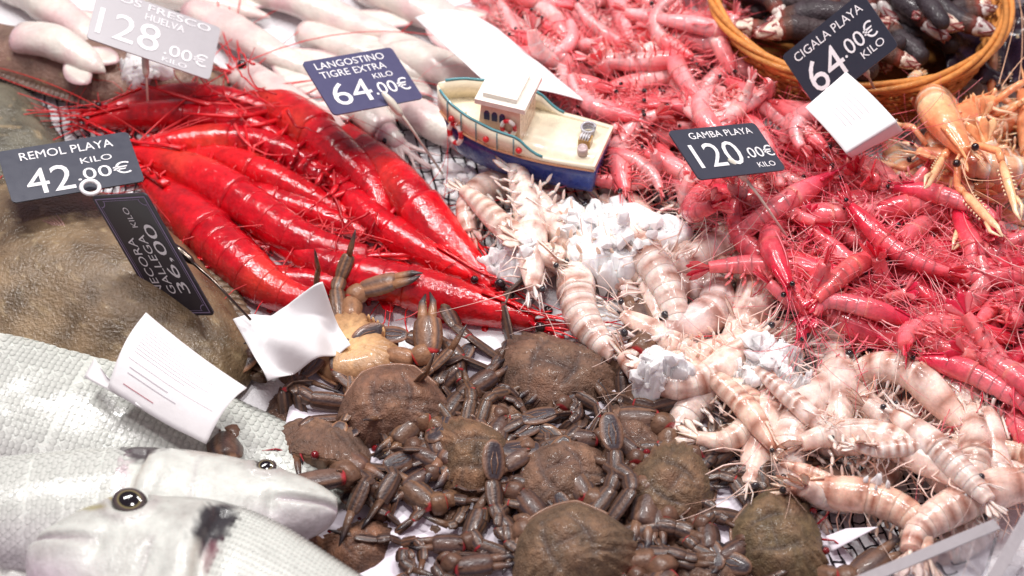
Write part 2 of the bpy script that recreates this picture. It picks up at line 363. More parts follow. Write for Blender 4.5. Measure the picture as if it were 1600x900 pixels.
    # langoustine claws
    if style == 'cigala':
        for s_ in (-1, 1):
            p, T, Dd, S = sp.at(tc*.12); b0 = p-Dd*Hh*.4+S*s_*Ww*.6; a = rg.uniform(.05, .5); d1 = nrm(-T+S*s_*(a+.5)-Dd*.2); d2 = nrm(-T+S*s_*(a-.35)-Dd*.05)
            k1 = b0+d1*L*.15; k2 = k1+d2*L*.07; mb = MB(); Sd = np.cross(d2, Dd)
            mb.tube([b0, b0+d1*L*.05, k1, k1+d2*L*.03, k2], L*np.array([.016, .02, .021, .024, .02]), q['c2'], 8)
            e = k2+d2*L*.26; pr = [k2, k2+d2*L*.05, k2+d2*L*.12, e, e+d2*L*.06+Sd*s_*L*.006, e+d2*L*.13-Sd*s_*L*.008]
            mb.tube(pr, L*np.array([.016, .024, .026, .022, .013, .004]), [q['c2'], q['c1'], q['c1'], q['c1'], q['edge'], q['edge']], 8, .7, ref=Dd)
            for k in range(7):
                for e_ in (-1, 1):
                    o_ = k2+d2*L*(.04+.026*k)+Sd*e_*L*.028; mb.tube([o_, o_+Sd*e_*L*.012+d2*L*.006], [L*.007, L*.002], q['edge'], 5)
            ci = put('claw', mb, q['shell']); mb = MB(); h_ = e-Sd*s_*L*.02
            mb.tube([h_-d2*L*.015, h_+d2*L*.05-Sd*s_*L*.016, h_+d2*L*.12+Sd*s_*L*.006], L*np.array([.012, .011, .003]), [q['c1'], q['edge'], q['edge']], 7)
            put('claw_finger', mb, q['shell'], ci)
    return parts, np.concatenate(body)
def instance(name, parts, mat4, label, cat, group=None, tint=None):
    root = thing(name, label, cat, mat4, group); obs = []
    for n_, me, par in parts:
        obs.append(link(n_, me, root if par is None else obs[par], tint))
    return root
def hero_prawn(style, px, zs, D, label, name, group=None, tint=None, pct=70, seed=1, off=0, **kw):
    """px: pixel path head -> tail; zs: heights above what lies there (list); the path is laid into the scene, then rested on the pile"""
    zs = list(np.interp(np.linspace(0, 1, len(px)), np.linspace(0, 1, len(zs)), zs))
    lift = 0.0
    for it in range(3):
        w_ = np.array([P(x, y, lift+z) for (x, y), z in zip(px, zs)]); base = w_.mean(0); base[2] = 0
        loc = w_-base; loc[:, 2] -= lift
        sp = Spine(loc, D); Hh = ST[style]['H']*sp.L*kw.get('fat', 1); v = np.concatenate([ring(sp, t, Hh*.9, Hh*.75, Hh*.75) for t in np.linspace(0, .95, 16)])+base
        lift = max(rest(v, pct, False), .004)+off
    rest(v, pct, True, lift); base[2] = lift
    parts, _ = prawn(style, loc, D, seed, **kw)
    return instance(name, parts, Matrix.Translation(base), label, 'prawn' if style != 'cigala' else 'langoustine', group, tint)
def arc_spine(L, curl, n=9, s0=.25):
    """planar spine, head at +x side; curl = total bend (rad) of the abdomen; dorsal side points outward (+y)"""
    p = [np.zeros(3)]; D = []
    for i in range(n-1):
        t = (i+.5)/(n-1); a = -curl*smooth(s0, 1, t)*1.0; d = np.array([-math.cos(a), -math.sin(a)*-1, 0]); d = np.array([-math.cos(a), math.sin(a), 0]); p.append(p[-1]+d*L/(n-1))
    p = np.array(p); p -= p.mean(0)
    T = np.gradient(p, axis=0); D = np.stack([T[:, 1], -T[:, 0], 0*T[:, 0]], -1)
    return p, D
def inside(poly, x, y):
    c = False; j = len(poly)-1
    for i in range(len(poly)):
        (xi, yi), (xj, yj) = poly[i], poly[j]
        if (yi > y) != (yj > y) and x < (xj-xi)*(y-yi)/(yj-yi)+xi: c = not c
        j = i
    return c
def scatter(name, variants, poly, n, label, cat, group, tints, seed, pct=75, heading=None, tilt=.35, avoid=None, zcap=.09):
    rg = np.random.default_rng(seed); xs = [p[0] for p in poly]; ys = [p[1] for p in poly]; done = 0; tries = 0
    cand = []
    while len(cand) < n*8:
        x, y = rg.uniform(min(xs), max(xs)), rg.uniform(min(ys), max(ys))
        if inside(poly, x, y): cand.append((x, y))
    used = []
    while done < n:
        # best of a few candidates: the lowest spot
        ks = rg.integers(0, len(cand), 6); k = min(ks, key=lambda i: hz(*P(*cand[i], .03)[:2])+rg.uniform(0, .012)-.00004*min([9e9]+[abs(cand[i][0]-u[0])+abs(cand[i][1]-u[1]) for u in used[-60:]]))
        x, y = cand[k]; parts, body = variants[rg.integers(len(variants))]
        a = rg.uniform(0, 2*np.pi) if heading is None else heading+rg.normal(0, .7)+(np.pi if rg.random() < .4 else 0)
        roll = rg.normal(0, tilt)+(math.pi if rg.random() < .5 else 0)+(rg.choice([-1, 1])*1.1 if rg.random() < .3 else 0)
        sc = rg.uniform(.85, 1.12)
        Rm = np.array(Matrix.Rotation(a, 3, 'Z')@Matrix.Rotation(rg.normal(0, .14), 3, 'Y')@Matrix.Rotation(roll, 3, 'X'))*sc
        v = body@Rm.T; lift = 0
        for it in range(3):
            b = P(x, y, lift); b[2] = 0; lift = rest(v+b, pct, False)
        if lift > zcap: done += 1; continue
        b = P(x, y, lift); b[2] = 0; rest(v+b, pct, True, lift); b[2] = lift; used.append((x, y))
        mm = Matrix([[*Rm[i], b[i]] for i in range(3)]+[[0, 0, 0, 1]])
        t = tints[rg.integers(len(tints))]; t = np.array(t)*rg.uniform(.88, 1.1)
        lb = label(x, y) if callable(label) else label
        instance(name, parts, mm, lb, cat, group, t); done += 1
def variants_of(style, L, curls, seed0):
    out = []
    for i, c in enumerate(curls):
        p, D = arc_spine(L*random.uniform(.92, 1.08), c); out.append(prawn(style, p, D, seed0+i, fat=random.uniform(.95, 1.1)))
    return out

def feelers(name, label, poly, n, l0, l1, rad, colr, seed, heading=None, spreadh=.6, lift=.0035, matn='feeler'):
    """a tangle of fine feelers lying over a heap: too many and too thin to count"""
    rg = np.random.default_rng(seed); xs = [p[0] for p in poly]; ys = [p[1] for p in poly]; mb = MB(); k = 0
    while k < n:
        x, y = rg.uniform(min(xs), max(xs)), rg.uniform(min(ys), max(ys))
        if not inside(poly, x, y): continue
        k += 1; p = P(x, y, .04)[:2]; a = rg.uniform(0, 2*np.pi) if heading is None else heading+rg.normal(0, spreadh)+(np.pi if rg.random() < .5 else 0); L = rg.uniform(l0, l1); cv = rg.normal(0, 1.7); m_ = 14; pts = []
        for i in range(m_):
            an = a+cv*(i/m_-.3); p = p+np.array([math.cos(an), math.sin(an)])*L/m_; pts.append(p)
        pts = np.array(pts); z = np.array([hz(q[0], q[1]) for q in pts]); zz = np.maximum(np.convolve(np.pad(z, 4, mode='edge'), np.ones(9)/9, 'valid'), z-.015)+lift*rg.uniform(.1, 1.6)
        r = rad*rg.uniform(.6, 1.3)
        mb.tube(np.c_[pts, zz], np.linspace(r, r*.35, m_), np.asarray(colr[rg.integers(len(colr))])*rg.uniform(.8, 1.1), 4)
    mb.build(name, matn, None, label=label, cat='feelers', kind='stuff')
# ================================================================== velvet crabs
BR, BR2, DKB, RED, CREAM = lin(103, 77, 62), lin(126, 94, 74), lin(60, 53, 57), lin(206, 44, 60), lin(214, 178, 132)
def crab_outline(n=120):
    th = np.arange(n)*2*np.pi/n; x, y = np.zeros(n), np.zeros(n)      # th = 0 front, goes towards +x
    for i, t in enumerate(th):
        s = 1 if t <= np.pi else -1; u = t if t <= np.pi else 2*np.pi-t; u /= np.pi   # 0 front .. 1 rear
        if u < .13: r = (u/.13*.17, .40-.02*(u/.13)); 
        elif u < .46: v = (u-.13)/.33; r = (.17+.31*math.sin(v*math.pi/2)**.9, .38-.32*v**1.7)
        elif u < .82: v = (u-.46)/.36; r = (.49-.255*v**1.35+.012*math.sin(v*math.pi), .06-.39*v)
        else: v = (u-.82)/.18; r = (.235*(1-v)**.85, -.33-.045*math.sin(v*math.pi/2))
        k = 0
        if .15 < u < .47: f = ((u-.15)/.32*5) % 1; k = .065*f*(1 if f < .86 else (1-f)/.14)
        if u < .13: k = .012*abs(math.sin(u/.13*np.pi*4))
        l = math.hypot(*r); x[i] = s*r[0]*(1+k/l); y[i] = r[1]*(1+k/l)
    return x, y
CRX, CRY = crab_outline()
def limb(mb, a, b, r, flat, nor, c1=BR2, c2=DKB, red0=False, red1=False, n=14, ridge=.09):
    a, b = np.asarray(a), np.asarray(b); d = nrm(b-a); s_ = nrm(np.cross(d, nor)); n_ = np.cross(s_, d); L = np.linalg.norm(b-a)
    u = np.array([-.02, .02, .1, .25, .5, .75, .92, .98, 1.02]); k = np.array([.45, .66, .82, .95, 1.04, 1.0, .92, .8, .5]); ph = np.arange(n)*2*np.pi/n
    mod = 1+ridge*np.cos(3*ph*2+.4)+.10*np.cos(4*ph)
    rings = a+d*(L*u)[:, None, None]+r*k[:, None, None]*mod[None, :, None]*(s_*np.cos(ph)[None, :, None]+flat*n_*np.sin(ph)[None, :, None])
    c = mix(np.tile(c2, (9, n, 1)), c1, np.tile((.5+.5*np.cos(6*ph+.4))[None], (9, 1)))
    c = c*(1+.18*vnoise(rings, 260))[..., None]
    if red0: c[:2] = mix(c[:2], RED, np.full((2, n), .75))
    if red1: c[-2:] = mix(c[-2:], RED, np.full((2, n), .75))
    mb.loft(rings, c)
def crab(W, label, mat4, seed, tint=None, fold=None, legaz=None, claws=True, skip=(), pal=None, green=0.):
    """local axes: x right, y forward, z up; the carapace is W wide"""
    rg = np.random.default_rng(seed); root = thing('velvet_crab', label, 'crab', mat4, 'velvet crabs heaped at the front of the counter')
    base = mix(BR, lin(104, 92, 58), np.array(green))
    mb = MB(); sc = np.r_[1, .99, .97, np.linspace(.94, .06, 22)]; zz = .215*(1-sc**2.4)**.8; n = len(CRX)
    pts = np.stack([sc[:, None]*CRX[None], sc[:, None]*(CRY-.02)[None]+.02, zz[:, None]*np.ones(n)], -1)
    X, Y = pts[..., 0], pts[..., 1]; aX = np.abs(X); ga = lambda x0, y0, rx, ry: np.exp(-((aX-x0)/rx)**2-((Y-y0)/ry)**2)
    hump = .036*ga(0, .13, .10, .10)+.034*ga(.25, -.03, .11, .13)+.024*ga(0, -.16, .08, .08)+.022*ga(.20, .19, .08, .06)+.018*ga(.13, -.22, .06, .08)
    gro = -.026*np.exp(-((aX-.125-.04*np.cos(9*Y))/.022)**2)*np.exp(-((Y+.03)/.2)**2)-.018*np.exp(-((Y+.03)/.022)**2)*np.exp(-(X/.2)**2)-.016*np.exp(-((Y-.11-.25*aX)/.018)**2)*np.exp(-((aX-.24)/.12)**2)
    pts[..., 2] += (hump+gro+.014*vnoise(pts+seed, 11)+.008*vnoise(pts+seed, 30)+.005*vnoise(pts-seed, 70))*smooth(1, .9, sc)[:, None]
    c = mix(base*(1+.28*vnoise(pts+seed, 7)+.2*vnoise(pts-seed, 30)+.15*vnoise(pts-seed, 75))[..., None], lin(142, 104, 82), np.clip(.1+.7*vnoise(pts+seed*2, 4.5), 0, .6))
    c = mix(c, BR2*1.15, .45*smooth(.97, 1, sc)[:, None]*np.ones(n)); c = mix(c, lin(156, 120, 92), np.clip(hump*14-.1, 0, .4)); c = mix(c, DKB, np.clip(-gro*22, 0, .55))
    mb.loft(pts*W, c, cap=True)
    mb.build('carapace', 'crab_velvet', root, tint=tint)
    # lower shell
    mb = MB(); sc = np.array([.995, .985, .93, .84, .7, .5, .25, .06]); zz = np.array([-.001, -.022, -.07, -.12, -.15, -.165, -.17, -.17])
    pts = np.stack([sc[:, None]*CRX[None], sc[:, None]*CRY[None], zz[:, None]*np.ones(n)], -1)
    c = mix(mix(BR2, CREAM*.8, np.clip(1.1-sc, 0, 1)*.9)[:, None]*np.ones((1, n, 1)), BR, .3+.3*vnoise(pts, 22))
    # rim ridge along the rear edge
    mb.loft(pts*W, c); mb.build('lower_shell', 'crab_leg', root, tint=tint)
    mb = MB(); idx = [i for i in range(n) if CRY[i] < -.12]; pth = np.array([[CRX[i]*1.005, CRY[i]*1.02, -.012] for i in idx])*W
    mb.tube(pth, .016*W, BR2*1.15, 6); mb.build('rear_rim', 'crab_leg', root, tint=tint)
    for s_ in (-1, 1):
        mb = MB(); e = np.array([s_*.185, .385, .012])*W
        mb.tube([e-np.array([s_*.06, .05, 0])*W, e], [.026*W, .03*W], DKB, 7); mb.ball(e+np.array([s_*.012, .012, .004])*W, .036*W, lin(120, 16, 24), 6); mb.build('eye', 'eyeball', root)
    mb = MB()
    for s_ in (-1, 1):
        for k in range(3): mb.leaf(np.array([s_*(.03+.045*k), .355-.02*k, -.03-.02*k])*W, (s_*.1, .25, -1), (1, 0, 0), (0, 1, .2), .13*W, .055*W, .03*W, BR2, CREAM*.7, n=5, k=5)
        a = np.array([s_*.07, .39, -.01])*W; mb.tube([a, a+np.array([s_*.05, .1, .03])*W, a+np.array([s_*.16, .2, .0])*W], [.012*W, .008*W, .003*W], RED*.6, 5)
    mb.build('mouthparts', 'crab_leg', root, tint=tint)
    mw = np.array(mat4); 
    def gz(p):
        z_ = mw[2, :3]@p+mw[2, 3]; dz = max(0, .011+.06*W-z_); return p+mw[2, :3]*dz
    # legs
    f0 = fold if fold is not None else .5
    for s_ in (-1, 1):
        for i in range(4):
            if (s_, i) in skip: continue
            az = [30, 6, -22, -52][i]+rg.normal(0, 12)
            if legaz and (s_, i) in legaz: az = legaz[(s_, i)]
            y0 = [.16, .04, -.08, -.2][i]; b0 = np.array([s_*(.40-.02*i-.05*(i == 3)), y0, -.07])*W
            hd = lambda a_, e_: np.array([s_*math.cos(R(a_))*math.cos(R(e_)), math.sin(R(a_))*math.cos(R(e_)), math.sin(R(e_))])
            e1 = rg.uniform(-14, 15)*(1-.4*f0); e2 = rg.uniform(-25, 0); e3 = rg.uniform(-70, -20); e4 = e3-rg.uniform(0, 25)
            bend = rg.uniform(50, 190)*f0*(1 if i < 2 else -1)
            l = np.array([.37, .15, .26, .30])*W*(.95 if i < 3 else .8)
            d1, d2, d3, d4 = hd(az, e1), hd(az+bend*.5, e2), hd(az+bend, e3 if i < 3 else -5), hd(az+bend*1.2, e4 if i < 3 else rg.uniform(-20, 12))
            p1 = gz(b0+d1*l[0]); p2 = gz(p1+d2*l[1]); p3 = gz(p2+d3*l[2]); p4 = gz(p3+d4*l[3]); d3 = nrm(p3-p2); d4 = nrm(p4-p3); up = np.array([0, 0, 1.])
            mb = MB(); tn = nrm(up+rg.normal(0, .55, 3)); kw = dict(c1=BR2*.85, c2=DKB*.75, n=16, ridge=.13); limb(mb, b0, p1, .068*W, .42, tn, **kw); limb(mb, p1-d2*.02*W, p2, .060*W, .5, tn, red0=rg.random() < .4, **kw); limb(mb, p2-d3*.02*W, p3, .060*W, .38, tn, red0=rg.random() < .4, **kw)
            lg = mb.build('leg', 'crab_leg', root, tint=tint); mb = MB()
            if i < 3:
                pp = [p3-d4*.01*W, p3+d4*l[3]*.35, p3+d4*l[3]*.75, p3+d4*l[3]]; mb.tube(pp, np.array([.040, .036, .020, .003])*W, [BR2*.8, BR*.8, DKB*.8, DKB*.6], 8, .6); mb.build('leg_tip', 'crab_leg', lg, tint=tint)
            else:
                sd = nrm(np.cross(up, d4)); sd = nrm(sd+up*rg.uniform(-.5, .5)); nn = np.cross(d4, sd)
                mb.leaf(p3-d4*.01*W, d4, sd, nn, W*.34, W*.2, .035*W, DKB*1.15, BR2*1.25, n=11, k=9, shape='oval')
                for e_ in (-1, 1): mb.tube([p3+d4*.05*W+sd*.014*W*e_+nn*.017*W, p3+d4*.14*W+sd*.03*W*e_+nn*.019*W, p3+d4*.23*W+sd*.012*W*e_+nn*.015*W], .006*W, BR2, 5)
                mb.build('paddle', 'crab_leg', lg, tint=tint)
    # claws
    if claws:
        for s_ in (-1, 1):
            if (s_, 'c') in skip: continue
            o = rg.uniform(.0, 1); up = np.array([0, 0, 1.])
            b0 = np.array([s_*.31, .24, -.08])*W; p1 = gz(b0+nrm([s_*.9, .55, .05+.2*o])*.27*W); p2 = gz(p1+nrm([s_*.15, .9, -.1])*.17*W); p3 = gz(p2+nrm([-s_*(.75-.5*o), .55+.3*o, -.22])*.36*W); dpl = nrm(p3-p2)
            mb = MB(); limb(mb, b0, p1, .10*W, .8, up, BR2*1.1, BR, ridge=.03); limb(mb, p1, p2, .115*W, .85, up, BR2, BR, red0=True, ridge=.04); limb(mb, p2-dpl*.03*W, p3, .125*W, .66, up, BR2*1.1, DKB*1.2, red0=True, ridge=.05)
            sd = nrm(np.cross(dpl, up)); q1 = p3-sd*s_*.045*W; pf = [q1-dpl*.05*W, q1+dpl*.07*W, q1+dpl*.18*W, q1+dpl*.27*W+sd*s_*.035*W]
            mb.tube(pf, np.array([.06, .05, .036, .008])*W, [BR2, BR2, DKB, DKB*.5], 9, .8)
            for k in range(5): t_ = q1+dpl*(.07+.035*k)*W+sd*s_*(.035-.002*k)*W; mb.ball(t_, .013*W, CREAM*.7, 4)
            for k in range(2): t_ = p2+up*.06*W+sd*(k-.5)*.09*W; mb.tube([t_, t_+dpl*.05*W+up*.02*W], [.018*W, .004*W], BR2, 5)
            cl = mb.build('claw', 'crab_leg', root, tint=tint); mb = MB(); op = rg.uniform(.0, .35); q2 = p3+sd*s_*.045*W; d5 = nrm(dpl+sd*s_*op)
            mb.tube([q2-d5*.04*W, q2+d5*.07*W, q2+d5*.18*W, q2+d5*.29*W-sd*s_*.04*W], np.array([.05, .045, .033, .007])*W, [BR2, BR2, DKB, DKB*.5], 9, .8); mb.build('claw_finger', 'crab_leg', cl, tint=tint)
    return root
def place_crab(px, py, Wpx, ang, label, seed, tow=.35, lean=0, z=None, pct=55, roll=0, W=None, **kw):
    """ang: where the front points in the picture (deg, 0 = right, 90 = up); tow: how far the back leans towards the viewer; lean/roll in deg"""
    zz = .03
    for it in range(3):
        c = P(px, py, zz); Wm = Wpx/pxscale(c) if W is None else W
        f = P(px+40*math.cos(R(ang)), py-40*math.sin(R(ang)), zz)-c; f[2] = 0; f = nrm(f)
        up = nrm(np.array([0, 0, 1])*(1-tow)+nrm(CAM-c)*tow); f = nrm(f-up*np.dot(f, up)); x = np.cross(f, up)
        Rm = Matrix(np.stack([x, f, up], 1).tolist())@Matrix.Rotation(R(lean), 3, 'X')@Matrix.Rotation(R(roll), 3, 'Y'); A = np.array(Rm)
        v = np.concatenate([np.stack([k*CRX, k*CRY, h*np.ones_like(CRX)], -1) for k, h in ((1, 0), (.9, -.09), (.6, -.16), (.85, .1), (.5, .17), (.2, .18))])*Wm
        v = v@A.T; lift = rest(v+c*np.array([1, 1, 0]), pct, False); zz = lift if z is None else z
    c = P(px, py, zz); rest(v+c*np.array([1, 1, 0]), pct, True, zz)
    return crab(Wm, label, Matrix.Translation(c)@Rm.to_4x4(), seed, **kw)
# ================================================================== fish, flatfish, squid
def fish(label, snout, tail, Lm, dors, zc, prof, seed, tow=.0, dpatch=None, scale=.006, sc_on=True, rimk=.62, look='bream', name='sea_bream', colt=None, cut=(0, 1), sink=0):
    """snout, tail: pixels on the plane z = zc that give the direction; Lm: length in metres; dors = +1 when the back is on the left of the direction of the tail"""
    a = P(*snout, zc); d = P(*tail, zc)-a; x = nrm(d); up = nrm(np.array([0, 0, 1])*(1-tow)+nrm(CAM-a)*tow); x = nrm(x-up*np.dot(x, up)); y = np.cross(up, x)*dors; z = up
    root = thing(name, label, 'fish', m4(x, y, z if dors > 0 else z, a))
    # (axes may be left handed; build in world axes instead)
    root.matrix_world = Matrix.Translation(a); B = np.stack([x, y, z], 0)
    nx, nt = 150, 88; s = np.linspace(0, 1, nx)**1.25; yd = np.interp(s, prof['s'], prof['d'])*Lm; yv = np.interp(s, prof['s'], prof['v'])*Lm; wz = np.interp(s, prof['s'], prof['w'])*Lm
    k = np.ones(9)/9; sm = lambda v: np.convolve(np.pad(v, 4, mode='edge'), k, 'valid'); yd, yv, wz = [np.r_[v[:4], sm(v)[4:]] for v in (yd, yv, wz)]
    th = np.arange(nt)*2*np.pi/nt; mid, hf = (yd+yv)/2, (yd-yv)/2
    cs, sn = np.cos(th), np.sin(th)
    X = np.repeat((s*Lm)[:, None], nt, 1); Y = mid[:, None]+hf[:, None]*cs; Zs = np.sign(sn)*np.abs(sn)**.8; Z = wz[:, None]*Zs
    xs, ys = X/Lm, Y/Lm; side = smooth(.1, .5, np.abs(sn))[None]
    hl = prof['head']; op = hl-2.2*(ys-.02)**2-.012*np.sin(ys*30)           # gill cover edge
    disp = 0*X
    disp += .010*np.exp(-((xs-op+.02)/.02)**2)*(ys < prof['opd'])-.012*smooth(0, .006, xs-op)*np.exp(-((xs-op)/.03)**2)*(ys < prof['opd'])
    pre = hl*.72-1.5*(ys+.02)**2; disp += -.004*np.exp(-((xs-pre)/.006)**2)*(ys < .04)
    mx, my = prof['mouth']; ml = my+.12*xs*prof['mslope']; mo = (xs < mx)
    disp += -.008*np.exp(-((ys-ml)/.004)**2)*smooth(mx, mx*.8, xs)+.003*np.exp(-((ys-ml-.012)/.008)**2)*smooth(mx, mx*.7, xs)+.002*np.exp(-((ys-ml+.014)/.010)**2)*smooth(mx*.95, mx*.6, xs)
    disp += -.010*np.exp(-(((xs-mx)/.008)**2+((ys-ml+.01)/.02)**2))
    ex, ey, er = prof['eye']; de = np.hypot(xs-ex, ys-ey); disp += .006*np.exp(-((de-er*1.25)/.008)**2)-.008*(de < er*1.05)
    disp += .0012*vnoise(np.stack([X, Y, Z], -1)+seed, 60)*smooth(.02, .1, xs)
    Z = Z*(1+0)+np.sign(sn)*side*disp*Lm
    # colour: silver flanks, darker back
    v = cs[None]*np.ones((nx, 1))
    sil, bk, bel, lav = lin(212, 217, 209), lin(112, 108, 104), lin(222, 222, 220), lin(196, 170, 190)
    c = mix(mix(sil, bk, smooth(.80, 1.0, v)), bel, smooth(-.2, -.8, v))
    c = mix(c, lav, 1.0*smooth(my+.01, my-.10, ys)*smooth(hl*.75, .0, xs))  # lavender shade on the lower jaw, painted into the colour
    c = mix(c, lin(150, 110, 140), .5*np.exp(-((ys-ml)/.004)**2)*smooth(mx, mx*.8, xs))
    c = mix(c, lin(176, 166, 150), .5*np.exp(-((xs-op)/.006)**2)*(ys < prof['opd']))
    nn = vnoise(np.stack([X, Y, Z], -1)+seed, 140)*.5+vnoise(np.stack([X, Y, Z], -1)+seed, 420)*.5
    hm = smooth(op+.01, op-.03, xs); c = mix(c, lin(150, 146, 140), hm*np.clip(.42*nn+.32*vnoise(np.stack([X, Y, Z], -1), 55)+.14+.35*smooth(.35, .95, v), 0, .7)); c = mix(c, lin(150, 140, 142), .45*hm*np.exp(-((xs-pre)/.004)**2)*(ys < .06)); c = mix(c, lin(165, 150, 150), .35*hm*np.exp(-((de-er*1.5)/.006)**2))
    if dpatch:
        for (qx, qy, rx, ry, cc, am) in dpatch:
            e = np.hypot((xs-qx)/rx, (ys-qy)/ry)+.6*nn; c = mix(c, cc, am*smooth(1.05, .55, e))
    c = c*(1+.07*nn)[..., None]
    if colt is not None: c = c*colt
    w3 = lambda a_: np.asarray(a_)@B
    mb = MB(); rings = w3(np.stack([X, Y, Z], -1)); i0, i1 = int(cut[0]*(nx-1)), int(cut[1]*(nx-1))+1
    mb.loft(rings[i0:i1], c[i0:i1]); mb.build('body', 'fish_skin', root)
    g = rings+a; rest(g[i0:i1].reshape(-1, 3)*np.array([1, 1, 1]), 50, True, 0)
    # eye
    ei = int(np.argmin(np.abs(s-ex))); zz = wz[ei]*max(.05, 1-((ey*Lm-mid[ei])/hf[ei])**2)**.4
    for sd in (1, -1):
        mb = MB(); ctr = np.array([ex*Lm, ey*Lm, sd*(zz-.004*Lm)]); rr = er*Lm
        u = np.linspace(0, 1, 14); ph = np.arange(28)*2*np.pi/28
        rg_ = np.stack([ctr[0]+rr*u[:, None]*np.cos(ph), ctr[1]+rr*.86*u[:, None]*np.sin(ph), ctr[2]+sd*rr*.42*np.sqrt(1-.98*u**2)[:, None]*np.ones(28)], -1)[::-1]
        uu = u[::-1]; gold, blk, rim = lin(190, 180, 110), lin(16, 15, 20), lin(84, 74, 72)
        cc = np.array([blk if t < .55 else mix(gold, rim, np.array(.6)) if t < .68 else rim if t < .8 else rim*.45 for t in uu])
        mb.loft(w3(rg_), np.repeat(cc[:, None], 28, 1)); mb.build('eye', 'eyeball', root)
    # scales, real overlapping plates
    if sc_on:
        mb = MB(); rg2 = np.random.default_rng(seed); arc = []; st = scale; px_ = hl*1.04*Lm; row = 0
        ns = 6; an = np.linspace(-1.25, 1.25, ns)
        base_f = [(0, i+1, i+2) for i in range(ns-1)]
        Vs, Fs, Cs, kcount = [], [], [], 0
        while px_ < Lm*cut[1]*.97:
            i = np.searchsorted(s*Lm, px_); i = min(i, nx-2)
            per = np.r_[0, np.cumsum(np.hypot(np.diff(Y[i]), np.diff(Z[i])))]; t0 = (row % 2)*.5*st
            for q in np.arange(t0, per[-1], st*.98):
                j = min(np.searchsorted(per, q), nt-1); jj = (j+1) % nt
                if Z[i, j]*1 < -.2*wz[i]: continue
                if cs[j] > .985 or cs[j] < -.96: continue
                p0 = np.array([X[i, j], Y[i, j], Z[i, j]]); tx = nrm(np.array([X[i+1, j], Y[i+1, j], Z[i+1, j]])-p0); ty = nrm(np.array([X[i, jj], Y[i, jj], Z[i, jj]])-p0); nm = nrm(np.cross(tx, ty))
                if nm[2]*np.sign(Z[i, j]+1e-9) < 0: nm = -nm
                if (xs[i, j] < op[i, j]+.01): continue
                r_ = st*.62*rg2.uniform(.94, 1.06); tl = .05+rg2.uniform(0, .04)
                rim = [p0+tx*r_*math.cos(q_)*1.05+ty*r_*math.sin(q_)+nm*(r_*tl*(.35+.65*math.cos(q_))+.0002) for q_ in an]
                Vs.append([p0-tx*r_*.7+nm*.0002]+[p0+nm*(r_*.10)]+rim)
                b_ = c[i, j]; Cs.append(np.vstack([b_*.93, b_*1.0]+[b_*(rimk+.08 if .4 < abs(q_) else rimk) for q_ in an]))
                o_ = kcount*(ns+2); Fs += [(o_+1, o_+2+e, o_+3+e) for e in range(ns-1)]+[(o_, o_+2, o_+1), (o_, o_+1, o_+1+ns)]; kcount += 1
            px_ += st*.8; row += 1
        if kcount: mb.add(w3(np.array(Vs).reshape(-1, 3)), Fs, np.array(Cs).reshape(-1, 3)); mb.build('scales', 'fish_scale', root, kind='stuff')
    return root
BREAM = dict(s=[0, .012, .03, .055, .081, .115, .154, .19, .228, .28, .33, .40, .475, .6, .75, .88, 1], d=[.030, .052, .074, .102, .122, .136, .147, .157, .163, .161, .152, .130, .106, .075, .05, .035, .04],
             v=[.0, -.024, -.045, -.066, -.084, -.104, -.122, -.136, -.148, -.158, -.164, -.16, -.148, -.118, -.08, -.045, -.05], w=[.012, .03, .042, .054, .062, .070, .078, .084, .088, .092, .092, .088, .082, .064, .04, .018, .006],
             head=.25, opd=.13, mouth=(.105, .026), mslope=.35, eye=(.112, .108, .0255))
CORVINA = dict(s=[0, .012, .03, .06, .1, .16, .22, .3, .4, .52, .64, .76, .86, .93, 1], d=[.012, .022, .034, .048, .062, .080, .092, .099, .096, .086, .074, .058, .046, .04, .045], v=[-.016, -.032, -.044, -.056, -.07, -.088, -.1, -.11, -.112, -.104, -.084, -.06, -.042, -.038, -.045],
             w=[.012, .026, .036, .046, .055, .066, .074, .08, .08, .074, .06, .042, .026, .015, .006], head=.29, opd=.07, mouth=(.095, -.012), mslope=-.2, eye=(.105, .050, .016))
WIDE = dict(CORVINA, d=[.012, .024, .036, .05, .066, .088, .106, .122, .13, .124, .104, .076, .05, .04, .045])
def blob(label, name, cat, outline, z0, hgt, cfun, mat_, seed, power=.55, crest=None, fin=None, group=None, under=.012):
    """a thick flat fish: outline in pixels on the plane z0, domed to hgt"""
    o = spline(np.array([P(x, y, z0) for x, y in list(outline)+[outline[0]]]), 121)[:-1]; c0 = o.mean(0) if crest is None else P(*crest, z0)
    root = thing(name, label, cat, Matrix.Translation((c0[0], c0[1], z0)), group); base = np.array([c0[0], c0[1], z0])
    sc = np.linspace(1, .02, 34); n = len(o)
    q = (o-base)[None]*sc[:, None, None]; q[..., 2] = hgt*(1-sc[:, None]**2)**power
    nz = vnoise(q+seed, 14)*.006*hgt/.05+vnoise(q+seed, 45)*.0016; q[..., 2] += nz*smooth(1, .85, sc)[:, None]
    lo = (o-base)[None]*np.array([.98, .5, .05])[:, None, None]; lo[..., 2] = -under; lo[0, :, 2] = -under*.5
    mb = MB(); full = np.concatenate([lo[::-1], q]); mb.loft(full, cfun(full, np.r_[[.05, .5, .98], sc])); mb.build('body', mat_, root); rest((q+base).reshape(-1, 3), 50, True, 0)
    return root, base, o
